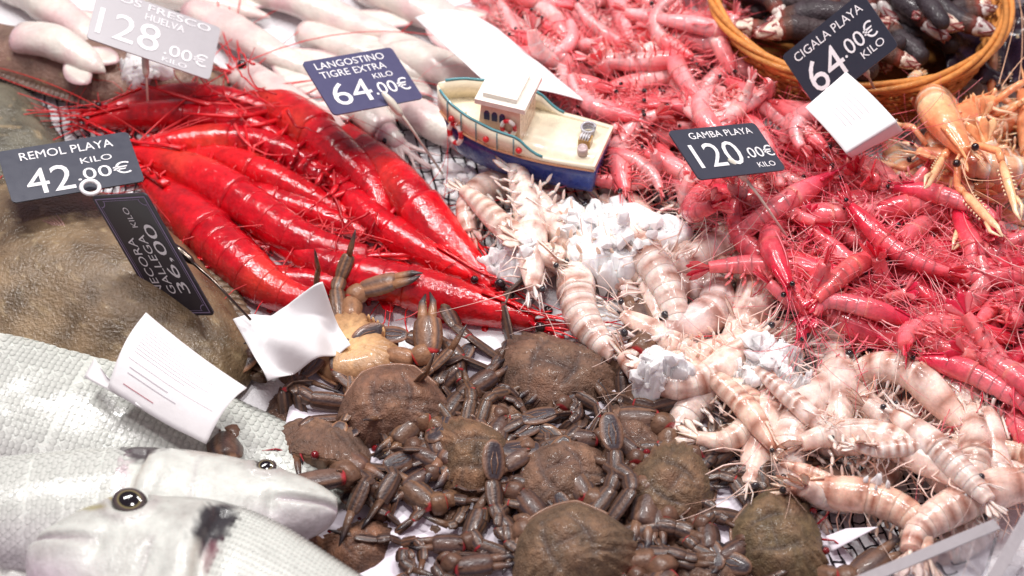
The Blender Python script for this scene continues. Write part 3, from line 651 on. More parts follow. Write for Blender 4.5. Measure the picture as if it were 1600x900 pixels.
def squid(label, px, zs, wpx, seed, head=True, tint=None, arms=True, zl=None, pct=75):
    zs = list(np.interp(np.linspace(0, 1, len(px)), np.linspace(0, 1, len(zs)), zs)); lift = 0.; rg = np.random.default_rng(seed)
    for it in range(3):
        w_ = np.array([P(x, y, lift+z) for (x, y), z in zip(px, zs)]); base = w_.mean(0); base[2] = 0; loc = w_-base; loc[:, 2] -= lift
        r0 = wpx/2/pxscale(w_.mean(0)); sp = Spine(loc, (0, 0, 1)); L = sp.L
        v = np.concatenate([ring(sp, t, r0*.8, r0*.8, r0) for t in np.linspace(0, 1, 14)])+base; lift = max(rest(v, pct, False), r0*.7)
    rest(v, pct, True, lift); base[2] = lift
    root = thing('squid', label, 'squid', Matrix.Translation(base), 'squid on the ice at the back')
    wh, pk = lin(224, 218, 208), lin(214, 172, 176)
    us = np.linspace(0, 1, 26); rad = r0*np.clip(np.interp(us, [0, .05, .2, .5, .8, .94, 1], [.80, .92, 1, .95, .66, .3, .06]), .02, 1)
    rr = np.array([ring(sp, u, r*.82, r*.7, r) for u, r in zip(us, rad)]); rr += (.10*r0*vnoise(rr+seed, 40))[..., None]+np.array([0, 0, 1])*(.12*r0*vnoise(rr-seed, 22))[..., None]
    c = mix(np.tile(wh, (26, 18, 1)), pk, np.clip(.22+.5*vnoise(rr+seed, 26)+.4*vnoise(rr+seed, 90)+.5*smooth(.12, 0, us)[:, None], 0, .9)); mb = MB(); mb.loft(rr, c); mb.build('mantle', 'squid_skin', root, tint=tint)
    for s_ in (-1, 1):
        p, T, D, S = sp.at(.62); mb = MB(); mb.leaf(p+S*s_*r0*.55-D*r0*.1, T*1.0+S*s_*.22, S, D, L*.36, r0*1.5, r0*.22, wh, pk, n=9, k=5, bend=.03); mb.build('fin', 'squid_skin', root, tint=tint)
    if head:
        p, T, D, S = sp.at(0); mb = MB(); mb.tube([p+T*r0*.5, p-T*r0*.3, p-T*r0*.9, p-T*r0*1.4], [r0*.7, r0*.68, r0*.66, r0*.4], [wh, pk, wh, pk], 14, .8); hd = mb.build('head', 'squid_skin', root, tint=tint)
        for s_ in (-1, 1):
            mb = MB(); mb.ball(p-T*r0*.75+S*s_*r0*.5+D*r0*.2, r0*.2, lin(40, 34, 44), 6); mb.build('eye', 'eyeball', hd)
        if arms:
            for k in range(8):
                a = rg.uniform(-.7, .7); d = -T*math.cos(a)+S*math.sin(a); b0 = p-T*r0*1.2+S*(k-3.5)*r0*.12; l = r0*rg.uniform(2, 3.6); cv = rg.uniform(-.5, .5)
                mb = MB(); pa = [b0, b0+d*l*.35, b0+d*l*.7+S*cv*l*.15, b0+d*l+S*cv*l*.4]; pa = spline(pa, 9); mb.tube(pa, np.linspace(r0*.19, r0*.03, 9), mix(wh, pk, np.array(.5)), 6); mb.build('arm', 'squid_skin', root, tint=tint)
    return root
# ================================================================== props
def text_mesh(s, x0, x1, y0, y1, z, offset=0.0):
    cu = bpy.data.curves.new('t', 'FONT'); cu.body = s; cu.offset = offset; cu.resolution_u = 3; o = bpy.data.objects.new('t', cu); col0.objects.link(o)
    bpy.context.view_layer.update(); me = bpy.data.meshes.new_from_object(o.evaluated_get(bpy.context.evaluated_depsgraph_get()))
    bpy.data.objects.remove(o); bpy.data.curves.remove(cu)
    v = np.empty(len(me.vertices)*3); me.vertices.foreach_get('co', v); v = v.reshape(-1, 3); lo, hi = v.min(0), v.max(0)
    v[:, 0] = x0+(v[:, 0]-lo[0])/(hi[0]-lo[0])*(x1-x0); v[:, 1] = y0+(v[:, 1]-lo[1])/(hi[1]-lo[1])*(y1-y0); v[:, 2] = z
    fs = [tuple(p.vertices) for p in me.polygons]; bpy.data.meshes.remove(me); return v, fs
def edge_pose(TL, TR, BL, aspect, zc, w=None):
    TL, TR, BL = map(np.array, (TL, TR, BL)); a = (TR-TL)*np.array([1., -1]); b = (BL-TL)*np.array([1., -1]); r2 = aspect**2; ab = a@b
    B_ = r2*(a@a)-b@b; t = (-B_+math.sqrt(B_*B_+4*r2*ab*ab))/(2*r2)
    az = -math.sqrt(max(t, 1e-6))*np.sign(ab if abs(ab) > 1e-6 else 1); bz = -ab/az if t > 1 else math.sqrt(max(0, r2*(a@a)-b@b))
    ctr = (TR+BL)/2; c = P(*ctr, zc); s = pxscale(c)
    A = (RT*a[0]+UPV*a[1]-FW*az)/s; Bv = (RT*b[0]+UPV*b[1]-FW*bz)/s
    x = nrm(A); y = -nrm(Bv); return m4(x, y, np.cross(x, y), c), np.linalg.norm(A), np.linalg.norm(Bv)
SLATE, CHALK = lin(62, 66, 78), lin(238, 238, 240)
def price_tag(label, TL, TR, BL, aspect, zc, lines, pin, col=SLATE, border=None, ring_at=None, pincol=lin(226, 222, 206), chalk=CHALK, pin_mat='white_plastic', rough=None):
    Mx, w_, h_ = edge_pose(TL, TR, BL, aspect, zc); root = thing('price_tag', label, 'price tag', Mx); inv = np.array(Mx.inverted())
    mb = MB(); r = .0035; th = .0012; o = []
    for cx, cy, a0 in ((w_/2-r, h_/2-r, 0), (-w_/2+r, h_/2-r, 90), (-w_/2+r, -h_/2+r, 180), (w_/2-r, -h_/2+r, 270)):
        for k in range(5): o.append((cx+r*math.cos(R(a0+22.5*k)), cy+r*math.sin(R(a0+22.5*k))))
    o = np.array(o); rings = np.array([np.c_[o, np.full(len(o), -th)], np.c_[o, np.full(len(o), 0.)]]); mb.loft(rings, col); mb.build('board', 'slate', root, flat=True)
    if border is not None:
        mb = MB()
        for ins, wd in ((.045, .016), (.085, .006)):
            for i in range(4):
                c4 = [(-1, -1), (1, -1), (1, 1), (-1, 1)]; (x0, y0), (x1, y1) = c4[i], c4[(i+1) % 4]; m_ = min(w_, h_)
                p0 = np.array([x0*(w_/2-ins*m_), y0*(h_/2-ins*m_)]); p1 = np.array([x1*(w_/2-ins*m_), y1*(h_/2-ins*m_)]); t = nrm(p1-p0); n_ = np.array([-t[1], t[0]])*wd*m_
                q = (p1-p0)
                if ins > .06: p0 = p0+t*.08*m_; p1 = p1-t*.08*m_
                mb.add([[*(p0), .0003], [*(p1), .0003], [*(p1+n_), .0003], [*(p0+n_), .0003]], [(0, 1, 2, 3)], border)
        for sx in (-1, 1):
            for sy in (-1, 1):
                m_ = min(w_, h_); an = np.linspace(0, np.pi/2, 7); cx, cy = sx*(w_/2-.09*m_), sy*(h_/2-.09*m_)
                pts = np.array([[cx-sx*.1*m_*math.cos(t), cy-sy*.1*m_*math.sin(t), .0003] for t in an]); p2 = pts+(pts-np.array([cx, cy, .0003]))*-.12
                mb.add(np.vstack([pts, p2]), [(i, i+1, i+8, i+7) for i in range(6)], border)
        mb.build('border', 'print', root, flat=True)
    for s, x0, x1, y0, y1 in lines:
        v, f = text_mesh(s, (x0-.5)*w_, (x1-.5)*w_, (.5-y1)*h_, (.5-y0)*h_, .0004, .0); mb = MB(); mb.add(v, f, chalk); mb.build('lettering', 'print', root, flat=True)
    if pin:
        pw = np.array([P(x, y, z) for x, y, z in pin]); pl = (np.c_[pw, np.ones(len(pw))]@inv.T)[:, :3]
        mb = MB(); mb.tube(pl, [.0018]+[.0010]*(len(pl)-1), pincol, 8); mb.build('pin', pin_mat, root)
        mb = MB(); d = nrm(pl[1]-pl[0]); mb.tube([pl[0]-d*.004, pl[0]+d*.006, pl[0]+d*.016, pl[0]+d*.02], [.0015, .0032, .0030, .0014], pincol*.95, 8); mb.build('clip', pin_mat, root)
    if ring_at:
        pw = P(*ring_at); pl = (inv@np.array([*pw, 1]))[:3]; mb = MB(); t = np.linspace(0, 2*np.pi, 21); mb.tube(np.stack([pl[0]+.0065*np.cos(t), pl[1]+.0065*np.sin(t), pl[2]+.003+0*t], -1), .0017, CHALK, 6); mb.build('ring', 'white_plastic', root)
    return root
def sheet(label, corners, name='paper_sheet', cat='paper', bend=None, nx=24, ny=18, col=lin(240, 240, 240), lines=None, linecol=lin(120, 116, 124), crease=.0012, seed=0, group=None):
    """corners: (px, py, z) TL TR BR BL; a thin sheet of paper with a little crumple"""
    c = [P(*q) for q in corners]; u, v = np.meshgrid(np.linspace(0, 1, nx), np.linspace(0, 1, ny)); lerp = lambda u_, v_: (c[0]*(1-u_)[..., None]+c[1]*u_[..., None])*(1-v_)[..., None]+(c[3]*(1-u_)[..., None]+c[2]*u_[..., None])*v_[..., None]
    nm = nrm(np.cross(c[3]-c[0], c[1]-c[0])); nm = nm if nm[2] > 0 else -nm
    def f(u_, v_):
        p = lerp(u_, v_); h = (bend(u_, v_) if bend else 0*u_)+(3*crease*(np.abs(vnoise(p*[1, 1.3, 1]+seed, 19))+.6*np.abs(vnoise(p-seed, 43))) if crease > .003 else 0)+crease*vnoise(p+seed, 28)+crease*.5*vnoise(p-seed, 70); return p+nm*h[..., None]
    g = f(u, v); base = g.reshape(-1, 3).mean(0); base[2] = g[..., 2].min(); root = thing(name, label, cat, Matrix.Translation(base), group); mb = MB()
    top, bot = g-base+nm*.00015, g-base-nm*.00015; fs = []; n = nx*ny
    for j in range(ny-1):
        for i in range(nx-1):
            a = j*nx+i; fs += [(a, a+1, a+nx+1, a+nx), (n+a+nx, n+a+nx+1, n+a+1, n+a)]
    bd = [i for i in range(nx)]+[nx-1+j*nx for j in range(1, ny)]+[(ny-1)*nx+i for i in range(nx-2, -1, -1)]+[j*nx for j in range(ny-2, 0, -1)]
    for k in range(len(bd)): a, b = bd[k], bd[(k+1) % len(bd)]; fs.append((b, a, n+a, n+b))
    mb.add(np.concatenate([top.reshape(-1, 3), bot.reshape(-1, 3)]), fs, col); mb.build('sheet', 'paper', root)
    if lines:
        mb = MB()
        for u0, u1, v0, v1, lc in lines:
            k = max(3, int(abs(u1-u0)*24)+2); kv = max(2, int(abs(v1-v0)*18)+2)
            U, V = np.meshgrid(np.linspace(u0, u1, k), np.linspace(v0, v1, kv)); q = f(U, V)-base+nm*.0005; mb.add(q, [(j*k+i, j*k+i+1, (j+1)*k+i+1, (j+1)*k+i) for j in range(kv-1) for i in range(k-1)], lc)
        mb.build('printed_lines', 'print', root)
    return root
def bedz(x, y):
    p = np.stack([x, y, 0*np.asarray(x)], -1); return .004*vnoise(p, 9)+.0022*vnoise(p+3, 34)+.001*vnoise(p+5, 110)
def shards(mb, centres, sizes, rg, col):
    ico = np.array([[0, 1, 1.6], [0, -1, 1.6], [0, 1, -1.6], [0, -1, -1.6], [1, 1.6, 0], [-1, 1.6, 0], [1, -1.6, 0], [-1, -1.6, 0], [1.6, 0, 1], [-1.6, 0, 1], [1.6, 0, -1], [-1.6, 0, -1]])/1.9
    F = [(0, 1, 8), (0, 8, 4), (0, 4, 5), (0, 5, 9), (0, 9, 1), (1, 6, 8), (8, 6, 10), (8, 10, 4), (4, 10, 2), (4, 2, 5), (5, 2, 11), (5, 11, 9), (9, 11, 7), (9, 7, 1), (1, 7, 6), (3, 6, 7), (3, 10, 6), (3, 2, 10), (3, 11, 2), (3, 7, 11)]
    for c, s in zip(centres, sizes):
        q = np.linalg.qr(rg.normal(size=(3, 3)))[0]; v = ico*(1+rg.uniform(-.28, .28, (12, 1)))*np.array([1, rg.uniform(.5, .9), rg.uniform(.35, .8)])*s; mb.add(c+v@q, F, col)
def ice_pile(label, px, py, rpx, n, hgt, seed, smin=.0025, smax=.007):
    rg = np.random.default_rng(seed); c = P(px, py, hz(*P(px, py, .02)[:2])); r = rpx/pxscale(c); h0 = hz(*c[:2]); base = np.array([c[0], c[1], h0]); mb = MB(); cs, ss = [], []
    for i in range(n):
        a, q = rg.uniform(0, 2*np.pi), math.sqrt(rg.random()); x, y = q*r*math.cos(a), q*r*.8*math.sin(a); hh = hgt*(1-q*q)
        g = hz(c[0]+x, c[1]+y)-h0; cs.append(np.array([x, y, max(min(g, hgt), -.02)+hh*rg.uniform(.1, 1)])); ss.append(rg.uniform(smin, smax))
    nr, na = 36, 90; q_ = np.linspace(1.12, .02, nr)[:, None]; t_ = (np.arange(na)*2*np.pi/na)[None]; rr = r*q_*(1+.22*np.sin(3*t_+seed)+.12*np.sin(5*t_+2*seed)); D_ = np.stack([rr*np.cos(t_), rr*.8*np.sin(t_), 0*rr], -1)
    D_[..., 2] = np.array([[max(min(hz(c[0]+D_[a, b, 0], c[1]+D_[a, b, 1])-h0, hgt*.6), -.02) for b in range(na)] for a in range(nr)])*q_+hgt*.85*np.sqrt(np.clip(1-(q_/1.12)**2, 0, 1))-.003+.004*np.abs(vnoise(D_+seed, 90))+.0022*np.abs(vnoise(D_+seed, 210))
    mb.loft(D_, lin(252, 252, 252), cap=False); cs = cs[::9]; ss = [x_*1.5 for x_ in ss[::9]]; m2 = MB()
    shards(m2, cs, ss, rg, lin(252, 252, 252)); o = mb.build('crushed_ice', 'ice', None, flat=False, label=label, cat='ice', kind='stuff'); o.location = base; m2.build('ice_chips', 'ice', o, flat=True, kind='stuff')
    v = np.array(cs)+base; rest(v, 50, True, 0)
def net(polys, seed=5):
    rg = np.random.default_rng(seed); dx, dy = .0085, .0095; mb = MB(); blk = lin(34, 26, 34)
    ox, oy = -.46, -.42; nxx, nyy = int(.95/dx), int(.98/dy)
    I, J = np.meshgrid(np.arange(nxx), np.arange(nyy), indexing='ij'); X = ox+I*dx+.0; Y = oy+J*dy
    q = np.stack([X, Y, 0*X], -1); X2 = X+.016*vnoise(q, 6)+.0022*vnoise(q, 60)+rg.normal(0, .0007, X.shape)-.25*(Y); Y2 = Y+.016*vnoise(q+9, 6)+.0022*vnoise(q+9, 60)+rg.normal(0, .0007, X.shape)+.12*X
    Z2 = bedz(X2, Y2)+.0042+.0012*np.abs(vnoise(q, 90))
    G = np.stack([X2, Y2, Z2], -1)
    rel = G-CAM; dep = rel@FW; pxx = 800+rel@RT/dep/K; pyy = 450-rel@UPV/dep/K
    ins = np.zeros(X.shape, bool)
    for p in polys:
        xs = [a for a, b in p]; ys = [b for a, b in p]; m_ = (pxx > min(xs)) & (pxx < max(xs)) & (pyy > min(ys)) & (pyy < max(ys))
        for i, j in zip(*np.where(m_)): ins[i, j] |= inside(p, pxx[i, j], pyy[i, j])
    r = .00062
    def seg(a, b):
        m_ = (a+b)/2+rg.normal(0, .0005, 3); m_[2] = max(m_[2], bedz(m_[0], m_[1])+.002); mb.tube([a, m_, b], [r*1.5, r, r*1.5], blk, 4)
    for i in range(nxx-1):
        for j in range(nyy-1):
            if not ins[i, j]: continue
            if (i+j) % 2 == 0: seg(G[i, j], G[i+1, j])
            seg(G[i, j], G[i, j+1])
    root = mb.build('fishing_net', 'thread', None, label='black knotted fishing net spread over the ice under the seafood', cat='net')
    return root
def boat():
    L = .134; bow, st = P(690, 176, .058), P(938, 243, .052); x = nrm((st-bow)*np.array([1, 1, 0])); y = np.cross([0, 0, 1], x); y = -y if y[1] > 0 else y; z = np.array([0, 0, 1.])
    # local: x bow -> stern, y towards the viewer, z up
    o0 = (bow+st)/2-x*L/2; o0[2] = .027; B = np.stack([x, y, z], 0); root = thing('model_boat', 'small painted model fishing boat with dark blue hull and cream deck, set on the ice', 'model boat', Matrix.Translation(o0)); T = lambda v: (np.asarray(v, float)*np.array([1, 1, 1.3]))@B
    u = np.r_[0, np.linspace(.03, 1, 30)]; hb = .0265*np.interp(u, [0, .04, .12, .25, .4, .6, .8, 1], [.03, .26, .56, .83, .98, 1, .95, .86]); zt = np.interp(u, [0, .2, .45, .7, 1], [.031, .028, .0255, .024, .0245]); zb = zt+np.interp(u, [0, .3, .55, .62, .68, 1], [.015, .0135, .0125, .006, .0028, .0028])
    xk = np.interp(u, [0, .1, 1], [.012, .02, L-.003]); xt = u*L; blue, cream, oak = lin(44, 66, 142), lin(240, 230, 204), lin(206, 150, 110)
    sec = []
    for i in range(len(u)):
        pr = [(0, 0), (.6, .0005), (.84, .003), (.92, .008), (.97, .016), (1, 1)]; pts = []
        half = [(hb[i]*a, (b if b < 1 else zt[i])) for a, b in pr]
        ring_ = [(-a, b) for a, b in half[::-1]]+half[1:]
        sec.append([[xk[i]+(xt[i]-xk[i])*min(1, b/zt[i]), a, b] for a, b in ring_])
    sec = np.array(sec); mb = MB(); mb.loft(T(sec), blue); mb.build('hull', 'paint', root)
    mb = MB(); rr = []
    for i in range(len(u)):
        t = .0016; h_ = hb[i]+.0012; inn = max(hb[i]-t, .0003); b = [(-h_, zt[i]-.001), (-h_*1.02, zb[i]), (-inn, zb[i]), (-inn, zt[i]-.001)]; rr.append([[xt[i], *q] for q in b])
    mb.loft(T(rr), cream); mb.loft(T(np.array(rr)*np.array([1, -1, 1])), cream); mb.build('bulwark', 'paint', root)
    mb = MB(); mb.loft(T([[[xt[i], -hb[i]+.001, zt[i]+.0004], [xt[i], hb[i]-.001, zt[i]+.0004], [xt[i], hb[i]-.001, zt[i]+.0016], [xt[i], -hb[i]+.001, zt[i]+.0016]] for i in range(1, len(u))]), cream*1.0); mb.build('deck', 'paint', root)
    mb = MB(); mb.add(T([[L+.0005, -hb[-1]-.001, zt[-1]-.001], [L+.0005, hb[-1]+.001, zt[-1]-.001], [L+.0005, hb[-1]+.001, zb[-1]], [L+.0005, -hb[-1]-.001, zb[-1]], [L-.002, -hb[-1]-.001, zt[-1]-.001], [L-.002, hb[-1]+.001, zt[-1]-.001], [L-.002, hb[-1]+.001, zb[-1]], [L-.002, -hb[-1]-.001, zb[-1]]]), [(0, 1, 2, 3), (7, 6, 5, 4), (3, 2, 6, 7), (0, 3, 7, 4), (1, 5, 6, 2)], cream); mb.build('transom', 'paint', root, flat=True)
    for s in (-1, 1):
        mb = MB(); mb.tube(T([[xt[i], s*(hb[i]+.0016), zt[i]-.0006] for i in range(1, len(u))]), .0010, oak, 6); mb.build('rubbing_strake', 'paint', root)
        k = [i for i in range(1, len(u)) if u[i] < .70]; mb = MB(); mb.tube(T([[xt[i], s*(hb[i]+.0006), zb[i]+.0006] for i in k]), .0011, lin(88, 150, 158), 6); mb.build('rail', 'paint', root)
    for q in (.09, .2, .31, .42, .52):
        i = int(np.argmin(np.abs(u-q))); mb = MB(); mb.tube(T([[xt[i], hb[i]+.0022, zt[i]], [xt[i], hb[i]+.0022, zb[i]]]), .0006, lin(120, 150, 156), 5); mb.build('stanchion', 'paint', root)
    for q in (.14, .36, .56):
        i = int(np.argmin(np.abs(u-q))); mb = MB(); mb.ball(T([xt[i], hb[i]+.0028, zt[i]+.0052]), .0026, lin(214, 40, 44), 6); mb.build('fender', 'paint', root)
    # wheelhouse
    x0, x1, yw, z0, z1 = .038, .073, .0185, .021, .0520; cab = lin(226, 196, 172)
    mb = MB(); sl = .004; v = np.array([[x0, -yw, z0], [x1, -yw, z0], [x1, yw, z0], [x0, yw, z0], [x0+sl, -yw, z1], [x1, -yw, z1], [x1, yw, z1], [x0+sl, yw, z1]]); mb.add(T(v), [(0, 1, 2, 3), (7, 6, 5, 4), (0, 4, 5, 1), (1, 5, 6, 2), (2, 6, 7, 3), (3, 7, 4, 0)], cab); wh = mb.build('wheelhouse', 'paint', root, flat=True)
    mb = MB(); a = np.array([[x0-.001, -yw-.003], [x1+.004, -yw-.003], [x1+.004, yw+.0008], [x0-.001, yw+.0008]]); mb.loft(T([np.c_[a, np.full(4, z1-.0005)], np.c_[a, np.full(4, z1+.003)]]), lin(244, 240, 228)); mb.build('roof', 'paint', wh, flat=True)
    mb = MB(); mb.box((x0+.004, -yw+.002, z1+.003), (x1-.004, yw-.004, z1+.006), lin(244, 240, 228)); mb.V[-1] = T(mb.V[-1]); mb.build('upper_cabin', 'paint', root, flat=True)
    for k in range(3):
        mb = MB(); cx = x0+.0085+.0062*k; pts = [[cx-.0022, yw+.0008, .0410], [cx+.0022, yw+.0008, .0410], [cx+.0022, yw+.0008, .0460], [cx+.001, yw+.0008, .0475], [cx-.001, yw+.0008, .0475], [cx-.0022, yw+.0008, .0460]]
        p2 = np.array(pts)-np.array([0, .001, 0]); mb.loft(T([p2, pts]), lin(28, 34, 78)); mb.build('window', 'paint', wh, flat=True)
    def buoy(c, ax1, ax2, r, par):
        mb = MB(); n = 25; t = np.linspace(0, 2*np.pi, n); red, wt = lin(206, 36, 46), lin(240, 236, 228); pa = np.array([c+ax1*r*math.cos(q)+ax2*r*math.sin(q) for q in t]); cc = np.array([red if int(q/(np.pi/4)) % 2 == 0 else wt for q in t+.01]); nn = np.cross(ax1, ax2)
        mb.tube(T(pa), r*.34, cc, 8, ref=T(nn)); return mb.build('life_ring', 'paint', par)
    buoy(np.array([.0645, yw+.0022, .0395]), np.array([1., 0, 0]), np.array([0, 0, 1.]), .0052, root)
    i = int(np.argmin(np.abs(u-.17))); buoy(np.array([xt[i]-.001, hb[i]+.0025, zt[i]-.004]), nrm([1., .45, 0]), np.array([0, -.25, 1.]), .0062, root)
    mb = MB(); mb.tube(T([[xt[i], hb[i]+.003, zt[i]+.003], [xt[i]+.003, hb[i]+.003, zt[i]+.006], [xt[i]+.008, hb[i]+.002, zb[i]]]), .0007, oak*1.1, 5); mb.build('rope', 'paint', root)
    mb = MB(); t = np.linspace(0, 6*np.pi, 60); mb.tube(T(np.stack([.118+(.004+.00008*t)*np.cos(t), -.011+(.004+.00008*t)*np.sin(t), .0265+.0003*t], -1)), .0011, lin(186, 186, 192), 5); mb.build('rope_coil', 'paint', root)
    mb = MB(); mb.box((.115, -.003, .0262), (.1245, .005, .0315), lin(190, 150, 92)); mb.V[-1] = T(mb.V[-1]); mb.build('crate', 'paint', root, flat=True)
    for k in range(4): mb = MB(); mb.tube(T([[.1165+.002*k, -.0035, .0322], [.1165+.002*k, .001, .0330], [.1165+.002*k, .0055, .0322]]), [.0006, .0011, .0004], lin(216, 214, 216)*(1-.1*k), 6); mb.build('toy_fish', 'paint', root)
    mb = MB(); t = np.arange(14)*np.pi/7; mb.loft(T([[[.121+.0042*a*math.cos(q), .0125+.0042*a*math.sin(q), .0262+b] for q in t] for a, b in ((.85, 0), (1, .002), (1, .004), (.85, .006), (.8, .0055), (.3, .0052))]), lin(190, 168, 166)); mb.build('barrel', 'paint', root)
    g = (T(sec).reshape(-1, 3)+o0); rest(g, 50, True, 0)
def basket(cx, cy, zr):
    c = P(cx, cy, zr); rt, rb = .119, .088; root = thing('wicker_basket', 'round wicker basket full of goose barnacles', 'basket', Matrix.Translation((c[0], c[1], .002))); zr = zr-.002; wk = lin(206, 136, 70); rg = np.random.default_rng(3)
    ns = 44; prof = lambda f: (rb+(rt-rb)*f**.7, zr*f)
    for k in range(16):
        mb = MB(); f = .03+.9*k/15; r_, z_ = prof(f); t = np.linspace(0, 2*np.pi, 177); wv = .0022*np.cos(t*ns/2+np.pi*(k % 2)); pa = np.stack([(r_+wv)*np.cos(t), (r_+wv)*np.sin(t), z_+.0006*np.sin(t*5+k)], -1); mb.tube(pa, .0021, wk*rg.uniform(.75, 1.1), 6); mb.build('wicker_strand', 'wicker', root)
    for k in range(ns):
        t = 2*np.pi*k/ns; mb = MB(); mb.tube([[prof(f)[0]*math.cos(t), prof(f)[0]*math.sin(t), prof(f)[1]] for f in (0, .3, .6, .9, 1)], .0016, wk*.8, 5); mb.build('wicker_stake', 'wicker', root)
    for k in range(4):
        mb = MB(); t = np.linspace(0, 2*np.pi, 181); ph = k*np.pi/2; q = t*4+ph; pa = np.stack([(rt+.0015+.0034*np.cos(q))*np.cos(t), (rt+.0015+.0034*np.cos(q))*np.sin(t), zr+.001+.0034*np.sin(q)], -1); mb.tube(pa, .0026, wk*[1, 1.15, .85, 1.05][k], 6); mb.build('rim_strand', 'wicker', root)
    mb = MB(); t = np.arange(40)*2*np.pi/40; mb.loft([[[r_*math.cos(q), r_*math.sin(q), z_] for q in t] for r_, z_ in ((rb, .0), (rb, .004))], wk*.6); mb.build('base', 'wicker', root)
    gx, gy = np.meshgrid(GX0+np.arange(GW)*GC, GY0+np.arange(GH)*GC, indexing='ij'); d = np.hypot(gx-c[0], gy-c[1]); H[d < rt*.93] = zr*.66; m_ = (d >= rt*.93) & (d < rt+.006); H[m_] = np.maximum(H[m_], zr)
    return c
def barnacle_variants(n):
    out = []; rg = np.random.default_rng(8)
    for k in range(n):
        L = rg.uniform(.04, .062); r = rg.uniform(.0072, .0105); cv = rg.uniform(-.5, .5); pts = spline([[-L/2, 0, 0], [-L*.15, cv*L*.12, 0], [L*.2, cv*L*.1, .002], [L/2, -cv*L*.15, 0]], 16); parts = []
        u = np.linspace(0, 1, 16); rad = r*(.8+.25*np.sin(u*2.6))*(1+.05*np.sin(u*60)); rad[0] *= .5; mb = MB(); cc = lin(58, 50, 54)*(1+.3*rg.normal(0, .3, (16, 1))); cc[-2:] = lin(120, 60, 50); cc[-4:-2] = lin(84, 58, 50)
        mb.tube(pts, rad, np.clip(cc, .004, 1), 14); b = mb.arr(); parts.append(('stalk', mb.mesh('stalk', 'barnacle'), None)); d = nrm(pts[-1]-pts[-3]); s = nrm(np.cross(d, [0, 0, 1])); up = np.cross(s, d)
        for j in range(7):
            a = 2*np.pi*j/7; o = s*math.cos(a)+up*math.sin(a); big = j % 2 == 0; mb = MB(); mb.leaf(pts[-1]-d*r*.4+o*r*.75, d*1.0-o*.25, np.cross(d, o), o, r*(2.6 if big else 1.5), r*1.5, r*.6, lin(222, 214, 204), lin(126, 40, 44), n=7, k=5, bend=-.18); parts.append(('shell_plate', mb.mesh('shell_plate', 'plate'), None)); 
        mb = MB(); mb.ball(pts[-1]+d*r*.5, [r*.75]*3, lin(120, 28, 36), 6); parts.append(('inner_flesh', mb.mesh('inner_flesh', 'plate'), None))
        out.append((parts, b))
    return out
# ================================================================== setting
gx = np.linspace(-.72, .72, 300); gy = np.linspace(-.52, .70, 260); X, Y = np.meshgrid(gx, gy, indexing='ij'); Z = bedz(X, Y); mb = MB(); n = len(gy)
mb.loft(np.stack([X, Y, Z], -1), lin(240, 240, 243), cap=False, closed=False)
mb.build('ice_bed', 'bed', kind='structure')
H[:] = .003
net([[(-10, 60), (200, 90), (420, 140), (240, 300), (240, 345), (60, 345), (-10, 200)], [(480, 160), (800, 190), (1000, 240), (1230, 330), (1260, 470), (1120, 420), (900, 320), (760, 420), (640, 330)], [(1080, 680), (1420, 700), (1500, 800), (1480, 910), (1200, 910), (1150, 760)]])
# ================================================================== fish at the lower left
mat_tail = None
fish('large silver fish flank with big scales at the left edge, head out of frame', (-420, 560), (360, 735), .62, 1, .022, WIDE, 3, tow=.18, scale=.0056, name='silver_fish', cut=(.02, .97))
fish('silver sea bream with closed mouth pointing right against the brown crabs', (527, 790), (-250, 815), .44, -1, .042, dict(CORVINA), 7, tow=.12, scale=.0044, rimk=.74,
     dpatch=[(.285, .072, .035, .030, lin(70, 62, 66), .95), (.20, .07, .03, .016, lin(150, 130, 120), .5), (.31, .01, .012, .05, lin(190, 150, 168), .5)])
fish('gilthead sea bream facing left with golden eye and black gill patch, in front', (40, 876), (760, 1066), .46, 1, .060, BREAM, 12, tow=.22, scale=.0027, rimk=.84,
     dpatch=[(.243, .100, .027, .056, lin(40, 38, 44), .97), (.255, .05, .012, .03, lin(130, 80, 90), .7), (.055, .085, .05, .008, lin(150, 140, 80), .7), (.09, .112, .03, .007, lin(200, 180, 70), .7), (.112, .108, .034, .032, lin(150, 140, 140), .5)])
fish('pale fish body cut off by the bottom left corner below the gilthead bream', (110, 905), (-330, 880), .40, -1, .030, CORVINA, 21, tow=.1, scale=.0045, name='silver_fish')
# ================================================================== flatfish
def brown(a, b, sp=.5):
    def f(q, s):
        n1 = vnoise(q+a[0]*9, 26); n2 = vnoise(q+3, 75); n3 = vnoise(q+6, 190); c = mix(a, b, np.clip(.5+.6*n1+.3*n2, 0, 1)); c = mix(c, np.array(a)*.45, smooth(.25, .6, n2+.4*n3)*.6); return mix(c, lin(176, 156, 120), smooth(.45, .7, n3)*sp)
    return f
def fin_fringe(root, base, o, i0, i1, ln, c):
    for k, i in enumerate(range(i0, i1)):
        p = o[i % len(o)]-base; d = nrm(p*np.array([1, 1, 0])); mb = MB(); mb.leaf(p-d*.004+np.array([0, 0, .004]), d-np.array([0, 0, .25]), np.cross(d, [0, 0, 1]), (0, 0, 1), ln, .009, .0022, c, c*.6, n=5, k=3); mb.build('fin_ray', 'flat_skin', root)
rt_, bs_, o_ = blob('large wet brown brill lying under the two lower price tags', 'brill', 'flatfish', [(-120, 300), (40, 292), (160, 318), (270, 372), (345, 450), (390, 530), (395, 590), (330, 640), (160, 650), (-20, 620), (-140, 500)], .006, .062, brown(lin(132, 112, 84), lin(108, 90, 68)), 'flat_skin', 4, crest=(90, 455), power=.62)
fin_fringe(rt_, bs_, o_, 12, 56, .016, lin(120, 98, 78))
mb = MB(); p0 = P(98, 372, .062)-bs_
